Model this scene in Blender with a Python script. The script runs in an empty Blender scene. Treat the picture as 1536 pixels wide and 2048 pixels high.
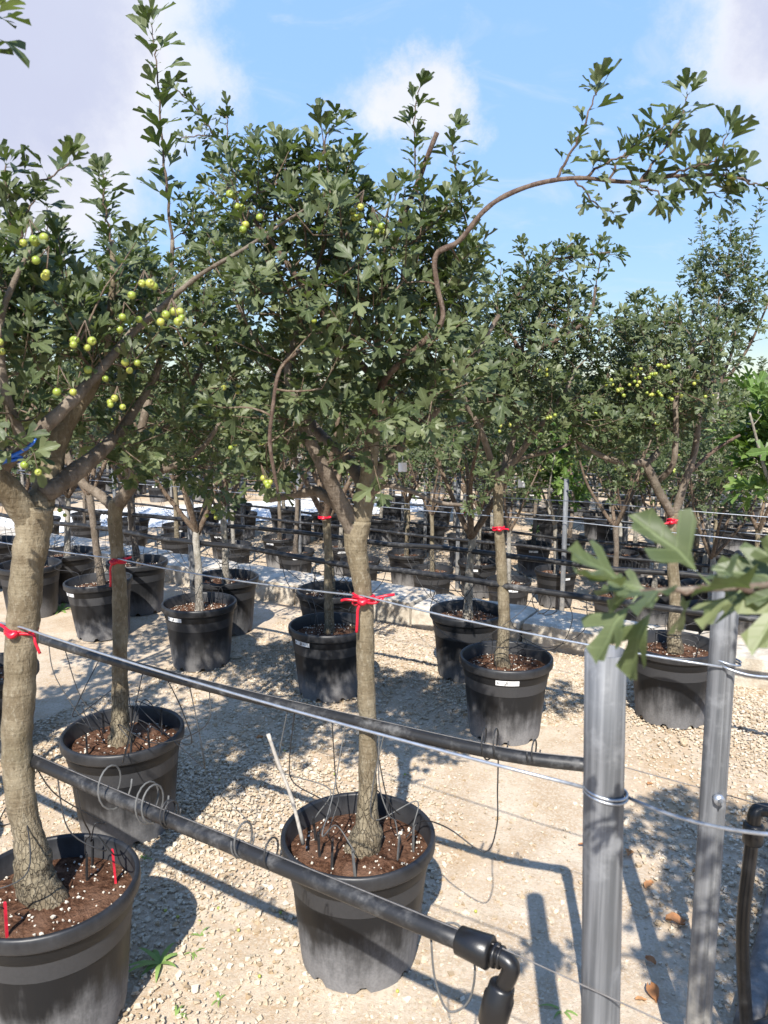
import bpy, math, random
import numpy as np
from mathutils import Matrix, Vector

# ------------------------------------------------------------------ camera, sky, sun, exposure
scene = bpy.context.scene
COL = scene.collection
F, CX, CY, CAMH = 1538.0, 768.0, 1024.0, 1.65          # focal length and centre in photo pixels, eye height
PITCH = math.radians(9.0)
cam = bpy.data.objects.new('camera', bpy.data.cameras.new('camera'))
COL.objects.link(cam); scene.camera = cam
cam.location = (0, 0, CAMH); cam.rotation_euler = (math.pi/2 - PITCH, 0, 0)
cam.data.sensor_fit = 'VERTICAL'; cam.data.sensor_height = 36; cam.data.lens = 36*F/2048
cam.data.clip_start = .05; cam.data.clip_end = 6000
cam.data.dof.use_dof = True; cam.data.dof.focus_distance = 4.2; cam.data.dof.aperture_fstop = 9.0

SUN_EL, SUN_AZ = math.radians(46), math.radians(188)   # behind the camera, a little to its left
scene.render.engine = 'CYCLES'
scene.cycles.use_denoising = True
scene.cycles.max_bounces = 6; scene.cycles.diffuse_bounces = 3; scene.cycles.transmission_bounces = 3
scene.cycles.caustics_reflective = False; scene.cycles.caustics_refractive = False
vs = scene.view_settings
vs.view_transform = 'Standard'; vs.look = 'None'; vs.gamma = 1; vs.use_curve_mapping = False
vs.exposure = 1.42

def lk(nt, a, b): nt.links.new(a, b)
def node(nt, t, **kw):
    n = nt.nodes.new(t)
    for k, v in kw.items():
        if k == 'ins':
            for i, x in v.items(): n.inputs[i].default_value = x
        else: setattr(n, k, v)
    return n
def mth(nt, op, a, b=None, clamp=False):
    n = nt.nodes.new('ShaderNodeMath'); n.operation = op; n.use_clamp = clamp
    for i, x in enumerate((a, b)):
        if x is None: continue
        if isinstance(x, (int, float)): n.inputs[i].default_value = x
        else: nt.links.new(x, n.inputs[i])
    return n.outputs[0]
def mixc(nt, fac, a, b, blend='MIX'):
    n = nt.nodes.new('ShaderNodeMix'); n.data_type = 'RGBA'; n.blend_type = blend
    for i, x in ((0, fac), (6, a), (7, b)):
        if isinstance(x, (int, float)): n.inputs[i].default_value = x
        elif isinstance(x, tuple): n.inputs[i].default_value = (*x, 1) if len(x) == 3 else x
        else: nt.links.new(x, n.inputs[i])
    return n.outputs[2]
def rng_map(nt, x, a, b, c=0., d=1., smooth=True):
    n = nt.nodes.new('ShaderNodeMapRange'); n.interpolation_type = 'SMOOTHSTEP' if smooth else 'LINEAR'
    nt.links.new(x, n.inputs[0])
    for i, v in enumerate((a, b, c, d)): n.inputs[i+1].default_value = v
    return n.outputs[0]
def noise(nt, vec, scale, detail=4, rough=.55, dist=0):
    n = nt.nodes.new('ShaderNodeTexNoise'); n.inputs['Scale'].default_value = scale
    n.inputs['Detail'].default_value = detail; n.inputs['Roughness'].default_value = rough; n.inputs['Distortion'].default_value = dist
    if vec is not None: nt.links.new(vec, n.inputs['Vector'])
    return n
def mapping(nt, vec, scale=(1, 1, 1), loc=(0, 0, 0)):
    n = nt.nodes.new('ShaderNodeMapping'); n.inputs['Scale'].default_value = scale; n.inputs['Location'].default_value = loc
    nt.links.new(vec, n.inputs['Vector']); return n.outputs[0]

def pix_dir(px, py):
    a, b = (px-CX)/F, (py-CY)/F
    s, c = math.sin(PITCH), math.cos(PITCH)
    v = np.array([a, c - b*s, -s - b*c]); return v/np.linalg.norm(v)
def P(px, py, y):
    """point at distance y in front of the viewer seen in that direction"""
    d = pix_dir(px, py); return np.array([0, 0, CAMH]) + d*(y/d[1])

world = bpy.data.worlds.new('World'); scene.world = world; world.use_nodes = True
nt = world.node_tree
bg = nt.nodes['Background']; bg.inputs[1].default_value = .15
sky = node(nt, 'ShaderNodeTexSky', sky_type='NISHITA', sun_disc=False, sun_elevation=SUN_EL, sun_rotation=SUN_AZ)
sky.air_density = .85; sky.dust_density = 0; sky.ozone_density = 2.6
tc = nt.nodes.new('ShaderNodeTexCoord'); D = tc.outputs['Generated']
n1 = noise(nt, D, 8, 9, .68); n2 = noise(nt, mapping(nt, D, (1, 1, 1), (3.7, 1.2, 5.1)), 2.3, 6, .58)
off = node(nt, 'ShaderNodeVectorMath', operation='SUBTRACT', ins={1: (.5, .5, .5)}); lk(nt, n1.outputs['Color'], off.inputs[0])
sc_ = node(nt, 'ShaderNodeVectorMath', operation='SCALE', ins={3: .17}); lk(nt, off.outputs[0], sc_.inputs[0])
Dw = node(nt, 'ShaderNodeVectorMath', operation='ADD'); lk(nt, D, Dw.inputs[0]); lk(nt, sc_.outputs[0], Dw.inputs[1])
mask = None; core = None
for px, py, r, soft, amp in ((90, 90, .15, .05, 1), (-160, 60, .24, .06, 1), (230, 10, .10, .04, .8), (390, 150, .045, .035, .8), (850, 195, .05, .03, .95), (790, 185, .03, .03, .6),
                        (705, 205, .012, .03, .45), (1510, 60, .06, .05, .95), (1660, 0, .12, .06, 1), (1450, 150, .03, .05, .5), (1530, 290, .03, .03, .5)):
    v = node(nt, 'ShaderNodeVectorMath', operation='DISTANCE', ins={1: tuple(pix_dir(px, py))}); lk(nt, Dw.outputs[0], v.inputs[0])
    m = rng_map(nt, v.outputs['Value'], r+soft, r-soft*.7, 0, amp); mask = m if mask is None else mth(nt, 'MAXIMUM', mask, m)
    if r > .1:
        k = rng_map(nt, v.outputs['Value'], r*1.0, r*.35); core = k if core is None else mth(nt, 'MAXIMUM', core, k)
# the same kind of cumulus scattered over the rest of the sky, and thin cirrus
gen = rng_map(nt, n2.outputs['Fac'], .70, .80, 0, .9)
cir_v = mapping(nt, D, (3, 3, 9)); cir = noise(nt, cir_v, 2.2, 7, .6, 1.2)
thin = rng_map(nt, cir.outputs['Fac'], .50, .80, 0, .38)
mask = mth(nt, 'MAXIMUM', mth(nt, 'MAXIMUM', mask, gen), thin)
cl_n = noise(nt, D, 5, 6, .6)
ccol = mixc(nt, core, (2.42, 2.46, 2.62), (1.62, 1.72, 2.2))
ccol = mixc(nt, rng_map(nt, cl_n.outputs['Fac'], .3, .7, 0, .35), ccol, (1.8, 1.95, 2.4))
sb = node(nt, 'ShaderNodeSeparateColor'); lk(nt, sky.outputs[0], sb.inputs[0])      # even out the brightness towards the horizon, hue untouched
gain = mth(nt, 'MULTIPLY', mth(nt, 'POWER', mth(nt, 'MULTIPLY', sb.outputs[1], sb.outputs[2]), -.45), 1.95)
gv = node(nt, 'ShaderNodeVectorMath', operation='SCALE'); lk(nt, sky.outputs[0], gv.inputs[0]); lk(nt, gain, gv.inputs[3]); tint = gv.outputs[0]
lk(nt, mixc(nt, mask, tint, ccol), bg.inputs[0])

sun = bpy.data.objects.new('sun', bpy.data.lights.new('sun', 'SUN')); COL.objects.link(sun)
sun.data.energy = 3.4; sun.data.angle = math.radians(.53); sun.data.color = (1, .95, .87)
sd = Vector((math.sin(SUN_AZ)*math.cos(SUN_EL), math.cos(SUN_AZ)*math.cos(SUN_EL), math.sin(SUN_EL)))
sun.rotation_euler = sd.to_track_quat('Z', 'Y').to_euler()

# ------------------------------------------------------------------ helpers
RS = np.random.RandomState
UP = np.array([0, 0, 1.])
def nrm(v): return v/np.maximum(np.linalg.norm(v, axis=-1, keepdims=True), 1e-9)

class MB:
    """collects verts and faces for one mesh"""
    def __init__(s): s.v, s.f, s.n = [], [], 0
    def add(s, verts, faces):
        s.v.append(np.asarray(verts, float).reshape(-1, 3)); s.f += [tuple(i+s.n for i in f) for f in faces]; s.n += len(s.v[-1]); return s
    def tube(s, pts, radii, seg=6, caps=True):
        pts = np.asarray(pts, float); n = len(pts)
        radii = np.full(n, radii) if np.isscalar(radii) else np.asarray(radii, float)
        tan = np.gradient(pts, axis=0); tan = nrm(tan)
        a = np.cross(tan[0], UP if abs(tan[0][2]) < .9 else np.array([1., 0, 0])); a = nrm(a)
        ang = np.arange(seg)*2*math.pi/seg; ca, sa = np.cos(ang)[:, None], np.sin(ang)[:, None]
        vs_ = []
        for i in range(n):
            a = nrm(a - tan[i]*np.dot(a, tan[i])); b = np.cross(tan[i], a)
            vs_.append(pts[i] + radii[i]*(ca*a + sa*b))
        fs = [(i*seg+j, i*seg+(j+1) % seg, (i+1)*seg+(j+1) % seg, (i+1)*seg+j) for i in range(n-1) for j in range(seg)]
        if caps: fs += [tuple(range(seg))[::-1], tuple((n-1)*seg+j for j in range(seg))]
        return s.add(np.vstack(vs_), fs)
    def lathe(s, prof, seg=48, centre=(0, 0, 0), close=False):
        """prof: list of (radius, z)"""
        ang = np.arange(seg)*2*math.pi/seg
        vs_ = np.vstack([np.stack([r*np.cos(ang), r*np.sin(ang), np.full(seg, z)], 1) for r, z in prof]) + np.array(centre)
        fs = [(i*seg+j, i*seg+(j+1) % seg, (i+1)*seg+(j+1) % seg, (i+1)*seg+j) for i in range(len(prof)-1) for j in range(seg)]
        return s.add(vs_, fs)
    def box(s, c, h, jit=0, rs=None):
        c, h = np.array(c), np.array(h)
        v = np.array([(x, y, z) for z in (-1, 1) for y in (-1, 1) for x in (-1, 1)], float)*h + c
        if jit: v += rs.uniform(-jit, jit, v.shape)
        return s.add(v, [(0, 2, 3, 1), (4, 5, 7, 6), (0, 1, 5, 4), (2, 6, 7, 3), (0, 4, 6, 2), (1, 3, 7, 5)])
    def mesh(s, name, mat, smooth=True, shift=None):
        V = np.vstack(s.v)
        if shift is not None: V = V - np.array(shift)
        me = bpy.data.meshes.new(name); me.from_pydata(V.tolist(), [], s.f)
        if smooth: me.polygons.foreach_set('use_smooth', np.ones(len(me.polygons), bool))
        me.materials.append(mat); me.update(); return me

def tri_mesh(name, V, T, mat, smooth=False, uv=None):
    """fast mesh of triangles from arrays"""
    me = bpy.data.meshes.new(name); V = np.ascontiguousarray(V, np.float32); T = np.ascontiguousarray(T, np.int32)
    me.vertices.add(len(V)); me.vertices.foreach_set('co', V.ravel())
    me.loops.add(T.size); me.loops.foreach_set('vertex_index', T.ravel())
    me.polygons.add(len(T)); me.polygons.foreach_set('loop_start', np.arange(0, T.size, 3, dtype=np.int32))
    me.polygons.foreach_set('use_smooth', np.full(len(T), smooth, bool))
    if uv is not None: me.uv_layers.new(name='UVMap').data.foreach_set('uv', np.ascontiguousarray(np.asarray(uv)[T.ravel()], np.float32).ravel())
    me.materials.append(mat); me.update(calc_edges=True); me.validate(); return me

def ob(name, data, parent=None, loc=None, rot=None, **props):
    o = bpy.data.objects.new(name, data); COL.objects.link(o)
    if parent is not None: o.parent = parent
    if loc is not None: o.location = loc
    if rot is not None: o.rotation_euler = rot
    for k, v in props.items(): o[k] = v
    return o
def thing(name, label, cat, loc=(0, 0, 0), rotz=0, group=None):
    o = ob(name, None, None, loc, (0, 0, rotz), label=label, category=cat)
    o.empty_display_size = .05
    if group: o['group'] = group
    return o
def smooth_path(pts, k=4):
    """Catmull-Rom resampling of rows of any width"""
    p = np.asarray(pts, float)
    if len(p) < 3: return np.array([p[0]+(p[-1]-p[0])*t for t in np.linspace(0, 1, k+1)])
    q = np.vstack([2*p[0]-p[1], p, 2*p[-1]-p[-2]]); out = []
    for i in range(1, len(q)-2):
        for t in np.linspace(0, 1, k, endpoint=False):
            a, b, c, d = q[i-1], q[i], q[i+1], q[i+2]
            out.append(.5*((2*b)+(-a+c)*t+(2*a-5*b+4*c-d)*t*t+(-a+3*b-3*c+d)*t**3))
    out.append(p[-1]); return np.array(out)

# ------------------------------------------------------------------ materials
def mat(name):
    m = bpy.data.materials.new(name); m.use_nodes = True
    t = m.node_tree; b = t.nodes['Principled BSDF']; return m, t, b
def bump(t, b, h, strength=.5, dist=.01):
    n = node(t, 'ShaderNodeBump', ins={'Strength': strength, 'Distance': dist}); lk(t, h, n.inputs['Height']); lk(t, n.outputs[0], b.inputs['Normal'])
def objc(t): return t.nodes.new('ShaderNodeTexCoord').outputs['Object']
def plain(name, col, rough=.5, metal=0, var=.25, scale=30):
    m, t, b = mat(name); n = noise(t, objc(t), scale, 4)
    lk(t, mixc(t, rng_map(t, n.outputs['Fac'], .3, .7), tuple(c*(1-var) for c in col), tuple(min(1, c*(1+var)) for c in col)), b.inputs['Base Color'])
    b.inputs['Roughness'].default_value = rough; b.inputs['Metallic'].default_value = metal
    bump(t, b, n.outputs['Fac'], .15, .004); return m

def leaf_mat(name, dark, mid, light, trans=.25, rough=.45):
    m, t, b = mat(name)
    g = t.nodes.new('ShaderNodeNewGeometry'); oi = t.nodes.new('ShaderNodeObjectInfo')
    r = mth(t, 'FRACT', mth(t, 'ADD', g.outputs['Random Per Island'], mth(t, 'MULTIPLY', oi.outputs['Random'], 7.31)))
    cr = t.nodes.new('ShaderNodeValToRGB'); lk(t, r, cr.inputs[0])
    e = cr.color_ramp.elements; e[0].color = (*dark, 1); e[1].color = (*light, 1); x = e.new(.6); x.color = (*mid, 1)
    uvn = node(t, 'ShaderNodeUVMap'); us = node(t, 'ShaderNodeSeparateXYZ'); lk(t, uvn.outputs[0], us.inputs[0])      # midrib and side veins
    au = mth(t, 'ABSOLUTE', us.outputs[0]); rib = rng_map(t, au, .022, .006)
    sv = mth(t, 'ABSOLUTE', mth(t, 'SUBTRACT', mth(t, 'FRACT', mth(t, 'MULTIPLY', mth(t, 'SUBTRACT', us.outputs[1], mth(t, 'MULTIPLY', au, .9)), 7.)), .5)); sv = rng_map(t, sv, .08, .02, 0, .5)
    blot = noise(t, objc(t), 3, 3); leafc = mixc(t, rng_map(t, blot.outputs['Fac'], .35, .7, 0, .25), cr.outputs[0], light)
    leafc = mixc(t, mth(t, 'MULTIPLY', mth(t, 'MAXIMUM', rib, sv), .55), leafc, tuple(min(1, x*1.9+.02) for x in mid))
    lk(t, leafc, b.inputs['Base Color']); bump(t, b, mth(t, 'MAXIMUM', rib, sv), .25, .002)
    b.inputs['Roughness'].default_value = rough; b.inputs['Specular IOR Level'].default_value = .32
    tr = t.nodes.new('ShaderNodeBsdfTranslucent')
    lk(t, mixc(t, 1, cr.outputs[0], (1.6, 1.9, .7), 'MULTIPLY'), tr.inputs[0])
    mx = node(t, 'ShaderNodeMixShader', ins={0: trans}); lk(t, b.outputs[0], mx.inputs[1]); lk(t, tr.outputs[0], mx.inputs[2])
    lk(t, mx.outputs[0], t.nodes['Material Output'].inputs[0]); return m
M_LEAF = leaf_mat('leaf_green', (.036, .053, .020), (.070, .092, .037), (.152, .172, .086))
M_LEAF_GREY = leaf_mat('leaf_grey_green', (.060, .080, .034), (.10, .125, .055), (.17, .19, .095))
M_FIG = leaf_mat('fig_leaf_green', (.060, .11, .025), (.10, .165, .038), (.16, .22, .065))
M_LEAF_FAR = leaf_mat('leaf_far_green', (.034, .052, .020), (.062, .084, .034), (.132, .152, .076))
M_WEED = leaf_mat('weed_green', (.10, .16, .04), (.14, .21, .055), (.19, .25, .08))
M_DRY = leaf_mat('dry_leaf_brown', (.16, .05, .02), (.28, .13, .05), (.36, .22, .11), .15, .7)

def bark_mat(name, c1, c2, c3, vs_=1.0, crack=0.):
    m, t, b = mat(name); o = objc(t); sp = node(t, 'ShaderNodeSeparateXYZ'); lk(t, o, sp.inputs[0])
    n1 = noise(t, mapping(t, o, (14, 14, 9)), 1.3*vs_, 6, .65); n2 = noise(t, mapping(t, o, (70, 70, 30)), 1.6, 5, .65); n4 = noise(t, o, 5, 4, .6)
    band = noise(t, mapping(t, o, (5, 5, 110)), 1, 4, .65)
    c = mixc(t, rng_map(t, n1.outputs['Fac'], .38, .64), c1, c2)
    c = mixc(t, rng_map(t, n2.outputs['Fac'], .52, .72, 0, .75), c, c3)
    c = mixc(t, rng_map(t, n2.outputs['Fac'], .44, .30, 0, .6), c, tuple(x*.5 for x in c1))
    c = mixc(t, rng_map(t, n4.outputs['Fac'], .5, .72, 0, .5), c, tuple(x*y for x, y in zip(c1, (.72, .80, .72))))
    c = mixc(t, rng_map(t, band.outputs['Fac'], .60, .70, 0, .5), c, tuple(x*.5 for x in c1))
    h = mth(t, 'ADD', mth(t, 'MULTIPLY', n2.outputs['Fac'], 1.3), mth(t, 'MULTIPLY', band.outputs['Fac'], .6))
    if crack:                                                     # fissured bark low on the stem
        v = node(t, 'ShaderNodeTexVoronoi', feature='DISTANCE_TO_EDGE', ins={'Scale': 1.}); w = node(t, 'ShaderNodeVectorMath', operation='ADD')
        mp_ = mapping(t, o, (95, 95, 30)); lk(t, mp_, w.inputs[0]); nn_ = noise(t, o, 40, 3); lk(t, nn_.outputs['Color'], w.inputs[1]); lk(t, w.outputs[0], v.inputs['Vector'])
        f = mth(t, 'MULTIPLY', rng_map(t, v.outputs['Distance'], .10, .02), rng_map(t, mth(t, 'ADD', sp.outputs['Z'], mth(t, 'MULTIPLY', n4.outputs['Fac'], .25)), crack, crack+.22, 1, 0))
        c = mixc(t, mth(t, 'MULTIPLY', f, .6), c, (.055, .042, .030)); h = mth(t, 'SUBTRACT', h, mth(t, 'MULTIPLY', f, 1.6))
    lk(t, c, b.inputs['Base Color']); b.inputs['Roughness'].default_value = .88; b.inputs['Specular IOR Level'].default_value = .25
    bump(t, b, h, .8, .006); return m
M_BARK = bark_mat('bark_tan_grey', (.150, .118, .075), (.245, .205, .140), (.32, .285, .215), 1.0, .55)
M_BARK_G = bark_mat('bark_grey_brown', (.125, .098, .074), (.205, .170, .135), (.26, .22, .18), 1.0, .55)
M_BARK_PALE = bark_mat('bark_pale_grey', (.22, .195, .16), (.35, .325, .28), (.44, .415, .37), 1.0, .5)
M_TWIG = bark_mat('bark_young_brown', (.105, .070, .048), (.19, .145, .105), (.24, .20, .16), 3)
M_TWIG_RED = bark_mat('bark_reddish_brown', (.085, .055, .042), (.15, .108, .082), (.22, .18, .145), 3)

m, t, b = mat('fruit_yellow_green'); o = objc(t); z = node(t, 'ShaderNodeSeparateXYZ'); lk(t, o, z.inputs[0])
oi = t.nodes.new('ShaderNodeObjectInfo'); g = t.nodes.new('ShaderNodeNewGeometry')
r = mth(t, 'FRACT', mth(t, 'ADD', g.outputs['Random Per Island'], oi.outputs['Random']))
lk(t, mixc(t, r, (.20, .27, .035), (.36, .37, .07)), b.inputs['Base Color']); b.inputs['Roughness'].default_value = .32
M_FRUIT = m
M_CALYX = plain('calyx_brown', (.12, .07, .03), .8)

# black plastic with pale dust that has dried in streaks
def plastic(name, base, dust, amt, zlo, zhi, rough=.42, str_=(22, 22, 3)):
    m, t, b = mat(name); o = objc(t)
    sp = node(t, 'ShaderNodeSeparateXYZ'); lk(t, o, sp.inputs[0])
    oi = t.nodes.new('ShaderNodeObjectInfo')
    comb = node(t, 'ShaderNodeVectorMath', operation='ADD'); lk(t, o, comb.inputs[0])
    rv = node(t, 'ShaderNodeCombineXYZ'); 
    for i in range(2): lk(t, mth(t, 'MULTIPLY', oi.outputs['Random'], 17.3+5*i), rv.inputs[i])
    lk(t, rv.outputs[0], comb.inputs[1])
    n1 = noise(t, mapping(t, comb.outputs[0], str_), 1, 6, .65); n2 = noise(t, comb.outputs[0], 7, 5, .6)
    n3 = noise(t, comb.outputs[0], 130, 3, .6)
    h = rng_map(t, sp.outputs['Z'], zlo, zhi, 1, 0, False)
    f = mth(t, 'ADD', mth(t, 'MULTIPLY', h, 1.0), mth(t, 'ADD', mth(t, 'MULTIPLY', n1.outputs['Fac'], .9), mth(t, 'MULTIPLY', n2.outputs['Fac'], .9)))
    f = mth(t, 'MULTIPLY', rng_map(t, f, 1.12, 1.85), mth(t, 'ADD', .55, mth(t, 'MULTIPLY', n3.outputs['Fac'], .8)))
    f = mth(t, 'MULTIPLY', f, mth(t, 'MULTIPLY', amt, mth(t, 'ADD', .6, mth(t, 'MULTIPLY', oi.outputs['Random'], .6))), True)
    lk(t, mixc(t, f, base, dust), b.inputs['Base Color'])
    lk(t, rng_map(t, f, 0, .6, rough, .85, False), b.inputs['Roughness'])
    bump(t, b, n1.outputs['Fac'], .12, .004); return m
M_POT = plastic('pot_black_plastic', (.0085, .009, .0105), (.20, .195, .195), 1.0, 0, .27, .5)
for _n in M_POT.node_tree.nodes:
    if _n.type == 'BSDF_PRINCIPLED': _n.inputs['Specular IOR Level'].default_value = .35
M_RIM = plastic('pot_rim_plastic', (.009, .0095, .0115), (.16, .16, .165), .16, .33, .42, .42)
M_PIPE = plastic('pipe_black_polythene', (.013, .013, .014), (.25, .245, .24), .95, -.5, 1.2, .45, (38, 38, 38))
M_FIT = plastic('fitting_black', (.008, .008, .009), (.2, .2, .2), .35, -.5, .5, .35, (40, 40, 40))
M_DRIP = plain('drip_tube_black', (.022, .022, .023), .5)
M_DRIPG = plain('drip_tube_dusty', (.10, .10, .098), .7)
M_STAKE_RED = plain('stake_red', (.50, .02, .04), .4)
M_TIE = plain('tie_red', (.55, .006, .028), .35)
M_BLUE = plain('tie_blue', (.01, .10, .45), .35)
M_WHITE = plain('label_white', (.74, .74, .74), .5, 0, .04)
M_INK = plain('print_black', (.02, .02, .02), .5, 0, .05)
M_CANE = plain('cane_grey', (.36, .33, .29), .8, 0, .25, 60)
M_CABLE = plain('wire_galvanised', (.42, .45, .50), .38, .75, .12, 80)
M_CABLE2 = plain('wire_dull', (.16, .15, .145), .6, .3, .2, 80)
M_PERL = plain('perlite_white', (.62, .57, .48), .9, 0, .1)

m, t, b = mat('galvanised_steel'); o = objc(t)
n1 = noise(t, mapping(t, o, (90, 90, 2.2)), 1, 5, .6); n2 = noise(t, o, 16, 6, .65); sp = node(t, 'ShaderNodeSeparateXYZ'); lk(t, o, sp.inputs[0])
c = mixc(t, rng_map(t, n1.outputs['Fac'], .35, .7), (.095, .10, .108), (.20, .206, .218))
c = mixc(t, rng_map(t, n2.outputs['Fac'], .50, .72, 0, .55), c, (.29, .297, .31))
dz = mth(t, 'MULTIPLY', rng_map(t, sp.outputs['Z'], 0., .75, 1, 0), rng_map(t, n2.outputs['Fac'], .35, .6))
c = mixc(t, mth(t, 'MULTIPLY', dz, .45), c, (.40, .36, .29))
lk(t, c, b.inputs['Base Color']); b.inputs['Metallic'].default_value = .2
lk(t, rng_map(t, n2.outputs['Fac'], .3, .7, .52, .72), b.inputs['Roughness']); bump(t, b, n1.outputs['Fac'], .2, .003)
M_STEEL = m

m, t, b = mat('soil_peat'); o = objc(t); n1 = noise(t, o, 60, 6, .7); n2 = noise(t, o, 12, 4)
c = mixc(t, rng_map(t, n1.outputs['Fac'], .35, .7), (.050, .022, .012), (.20, .105, .064)); c = mixc(t, rng_map(t, n2.outputs['Fac'], .45, .7, 0, .6), c, (.25, .145, .095))
lk(t, c, b.inputs['Base Color']); b.inputs['Roughness'].default_value = 1; b.inputs['Specular IOR Level'].default_value = .1; bump(t, b, n1.outputs['Fac'], 1, .02); M_SOIL = m

m, t, b = mat('kerb_limestone'); o = objc(t); n1 = noise(t, o, 9, 7, .7); n2 = noise(t, o, 70, 4, .6); n3 = noise(t, o, 3, 3)
c = mixc(t, rng_map(t, n1.outputs['Fac'], .38, .66), (.36, .315, .25), (.58, .525, .44)); c = mixc(t, rng_map(t, n3.outputs['Fac'], .52, .75, 0, .6), c, (.40, .30, .20))
lk(t, c, b.inputs['Base Color']); b.inputs['Roughness'].default_value = .95; bump(t, b, mth(t, 'ADD', n1.outputs['Fac'], mth(t, 'MULTIPLY', n2.outputs['Fac'], .4)), .7, .012); M_KERB = m

# ground: crushed limestone over ochre dust, a trodden strip, green fields far beyond
m, t, b = mat('ground_gravel'); o = objc(t); sp = node(t, 'ShaderNodeSeparateXYZ'); lk(t, o, sp.inputs[0])
big = noise(t, o, 1.1, 4, .55); med = noise(t, o, 5, 5, .6); fine = noise(t, o, 240, 4, .7); grit = noise(t, o, 75, 4, .65)
v1 = node(t, 'ShaderNodeTexVoronoi', ins={'Scale': 62., 'Randomness': 1.}); v2 = node(t, 'ShaderNodeTexVoronoi', ins={'Scale': 150.})
for v in (v1, v2): lk(t, o, v.inputs['Vector'])
h1 = node(t, 'ShaderNodeSeparateColor'); lk(t, v1.outputs['Color'], h1.inputs[0]); h2 = node(t, 'ShaderNodeSeparateColor'); lk(t, v2.outputs['Color'], h2.inputs[0])
stone = mixc(t, h1.outputs[0], (.41, .335, .245), (.60, .53, .43)); stone2 = mixc(t, h2.outputs[0], (.37, .295, .21), (.57, .485, .375))
dust = mixc(t, rng_map(t, med.outputs['Fac'], .35, .68), (.38, .27, .165), (.58, .475, .36))
dust = mixc(t, rng_map(t, grit.outputs['Fac'], .35, .72, 0, .6), dust, (.49, .43, .355))
pres = rng_map(t, mth(t, 'ADD', h1.outputs[1], mth(t, 'MULTIPLY', mth(t, 'SUBTRACT', big.outputs['Fac'], .5), 1.4)), .42, .55)
edge = rng_map(t, v1.outputs['Distance'], .0105, .0065)
pres = mth(t, 'MULTIPLY', pres, edge)
c = mixc(t, rng_map(t, h2.outputs[1], .35, .6, 0, .75), dust, stone2); c = mixc(t, pres, c, stone)
c = mixc(t, rng_map(t, big.outputs['Fac'], .50, .70, 0, .75), c, (.41, .285, .165))
# the far land: green fields in bands with pale soil between
far = rng_map(t, sp.outputs['Y'], 24, 34)
fb = noise(t, mapping(t, o, (.004, .03, 1)), 1, 3); fn = noise(t, o, .6, 5)
field = mixc(t, rng_map(t, fb.outputs['Fac'], .42, .56), (.055, .095, .026), (.16, .17, .075)); field = mixc(t, rng_map(t, fn.outputs['Fac'], .4, .7, 0, .5), field, (.045, .075, .02))
field = mixc(t, rng_map(t, fb.outputs['Fac'], .60, .64), field, (.42, .38, .28))
c = mixc(t, far, c, field)
lk(t, c, b.inputs['Base Color']); b.inputs['Roughness'].default_value = .97; b.inputs['Specular IOR Level'].default_value = .15
hh = mth(t, 'ADD', mth(t, 'MULTIPLY', pres, rng_map(t, v1.outputs['Distance'], .011, .0, .2, 1)), mth(t, 'ADD', mth(t, 'MULTIPLY', fine.outputs['Fac'], .5), mth(t, 'MULTIPLY', rng_map(t, v2.outputs['Distance'], .005, 0), .35)))
bump(t, b, hh, .8, .010); M_GROUND = m

m, t, b = mat('gravel_stone'); g = t.nodes.new('ShaderNodeNewGeometry'); oi = t.nodes.new('ShaderNodeObjectInfo'); cr = t.nodes.new('ShaderNodeValToRGB')
lk(t, mth(t, 'FRACT', mth(t, 'ADD', g.outputs['Random Per Island'], oi.outputs['Random'])), cr.inputs[0]); e = cr.color_ramp.elements
e[0].color = (.34, .25, .155, 1); e[1].color = (.59, .515, .41, 1); x = e.new(.3); x.color = (.46, .38, .275, 1); x = e.new(.85); x.color = (.54, .465, .36, 1)
lk(t, cr.outputs[0], b.inputs['Base Color']); b.inputs['Roughness'].default_value = .95; b.inputs['Specular IOR Level'].default_value = .15
n1 = noise(t, objc(t), 180, 3); bump(t, b, n1.outputs['Fac'], .4, .003); M_STONE = m
m, t, b = mat('hill_dry'); o = objc(t); n1 = noise(t, mapping(t, o, (.02, .02, .09)), 1, 6, .6)
c = mixc(t, rng_map(t, n1.outputs['Fac'], .42, .58), (.10, .13, .075), (.36, .31, .23)); lk(t, c, b.inputs['Base Color']); b.inputs['Roughness'].default_value = 1; M_HILL = m
M_WALL = plain('whitewashed_concrete', (.70, .69, .66), .9, 0, .08, 3)
M_SHED = plain('greenhouse_white', (.75, .76, .77), .6, 0, .06, .5)

# ------------------------------------------------------------------ ground and terrace
A = math.radians(31.0)
U = np.array([-math.cos(A), math.sin(A), 0]); N = np.array([math.sin(A), math.cos(A), 0])   # along the rows / across them
LOW = -.60                                                        # ground beyond the kerb lies lower
def Rr(tt, p, z=0): return U*tt + N*p + UP*z
KP0, KP1 = 4.60, 5.02
def gz(p):
    if p < KP0+.2: return 0.
    if p < KP1: return 0.
    if p < 26: return LOW
    if p < 70: return LOW - (p-26)/44*1.6
    return LOW - 1.6
ps = list(np.linspace(-60, -2, 12)) + list(np.linspace(-1.5, 4.6, 90)) + [4.8, KP1-.01, KP1+.03] + list(np.linspace(5.1, 26, 90)) + [30, 36, 44, 55, 70, 100, 160, 300, 600, 1200, 3000]
ts = [-3000, -1000, -400, -150, -60, -30, -16] + list(np.linspace(-10, 12, 150)) + [18, 30, 60, 150, 400, 1000, 3000]
rs = RS(3)
V = []
for p in ps:
    for tt in ts:
        w = 0.
        if -1.6 < p < 26 and -10.1 < tt < 12.1 and not (KP0-.1 < p < KP1+.1): w = .006*math.sin(tt*2.3+p*1.7)*math.sin(p*2.9-tt) + rs.uniform(-.003, .003)
        V.append(Rr(tt, p, gz(p) + w - .004))
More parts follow.
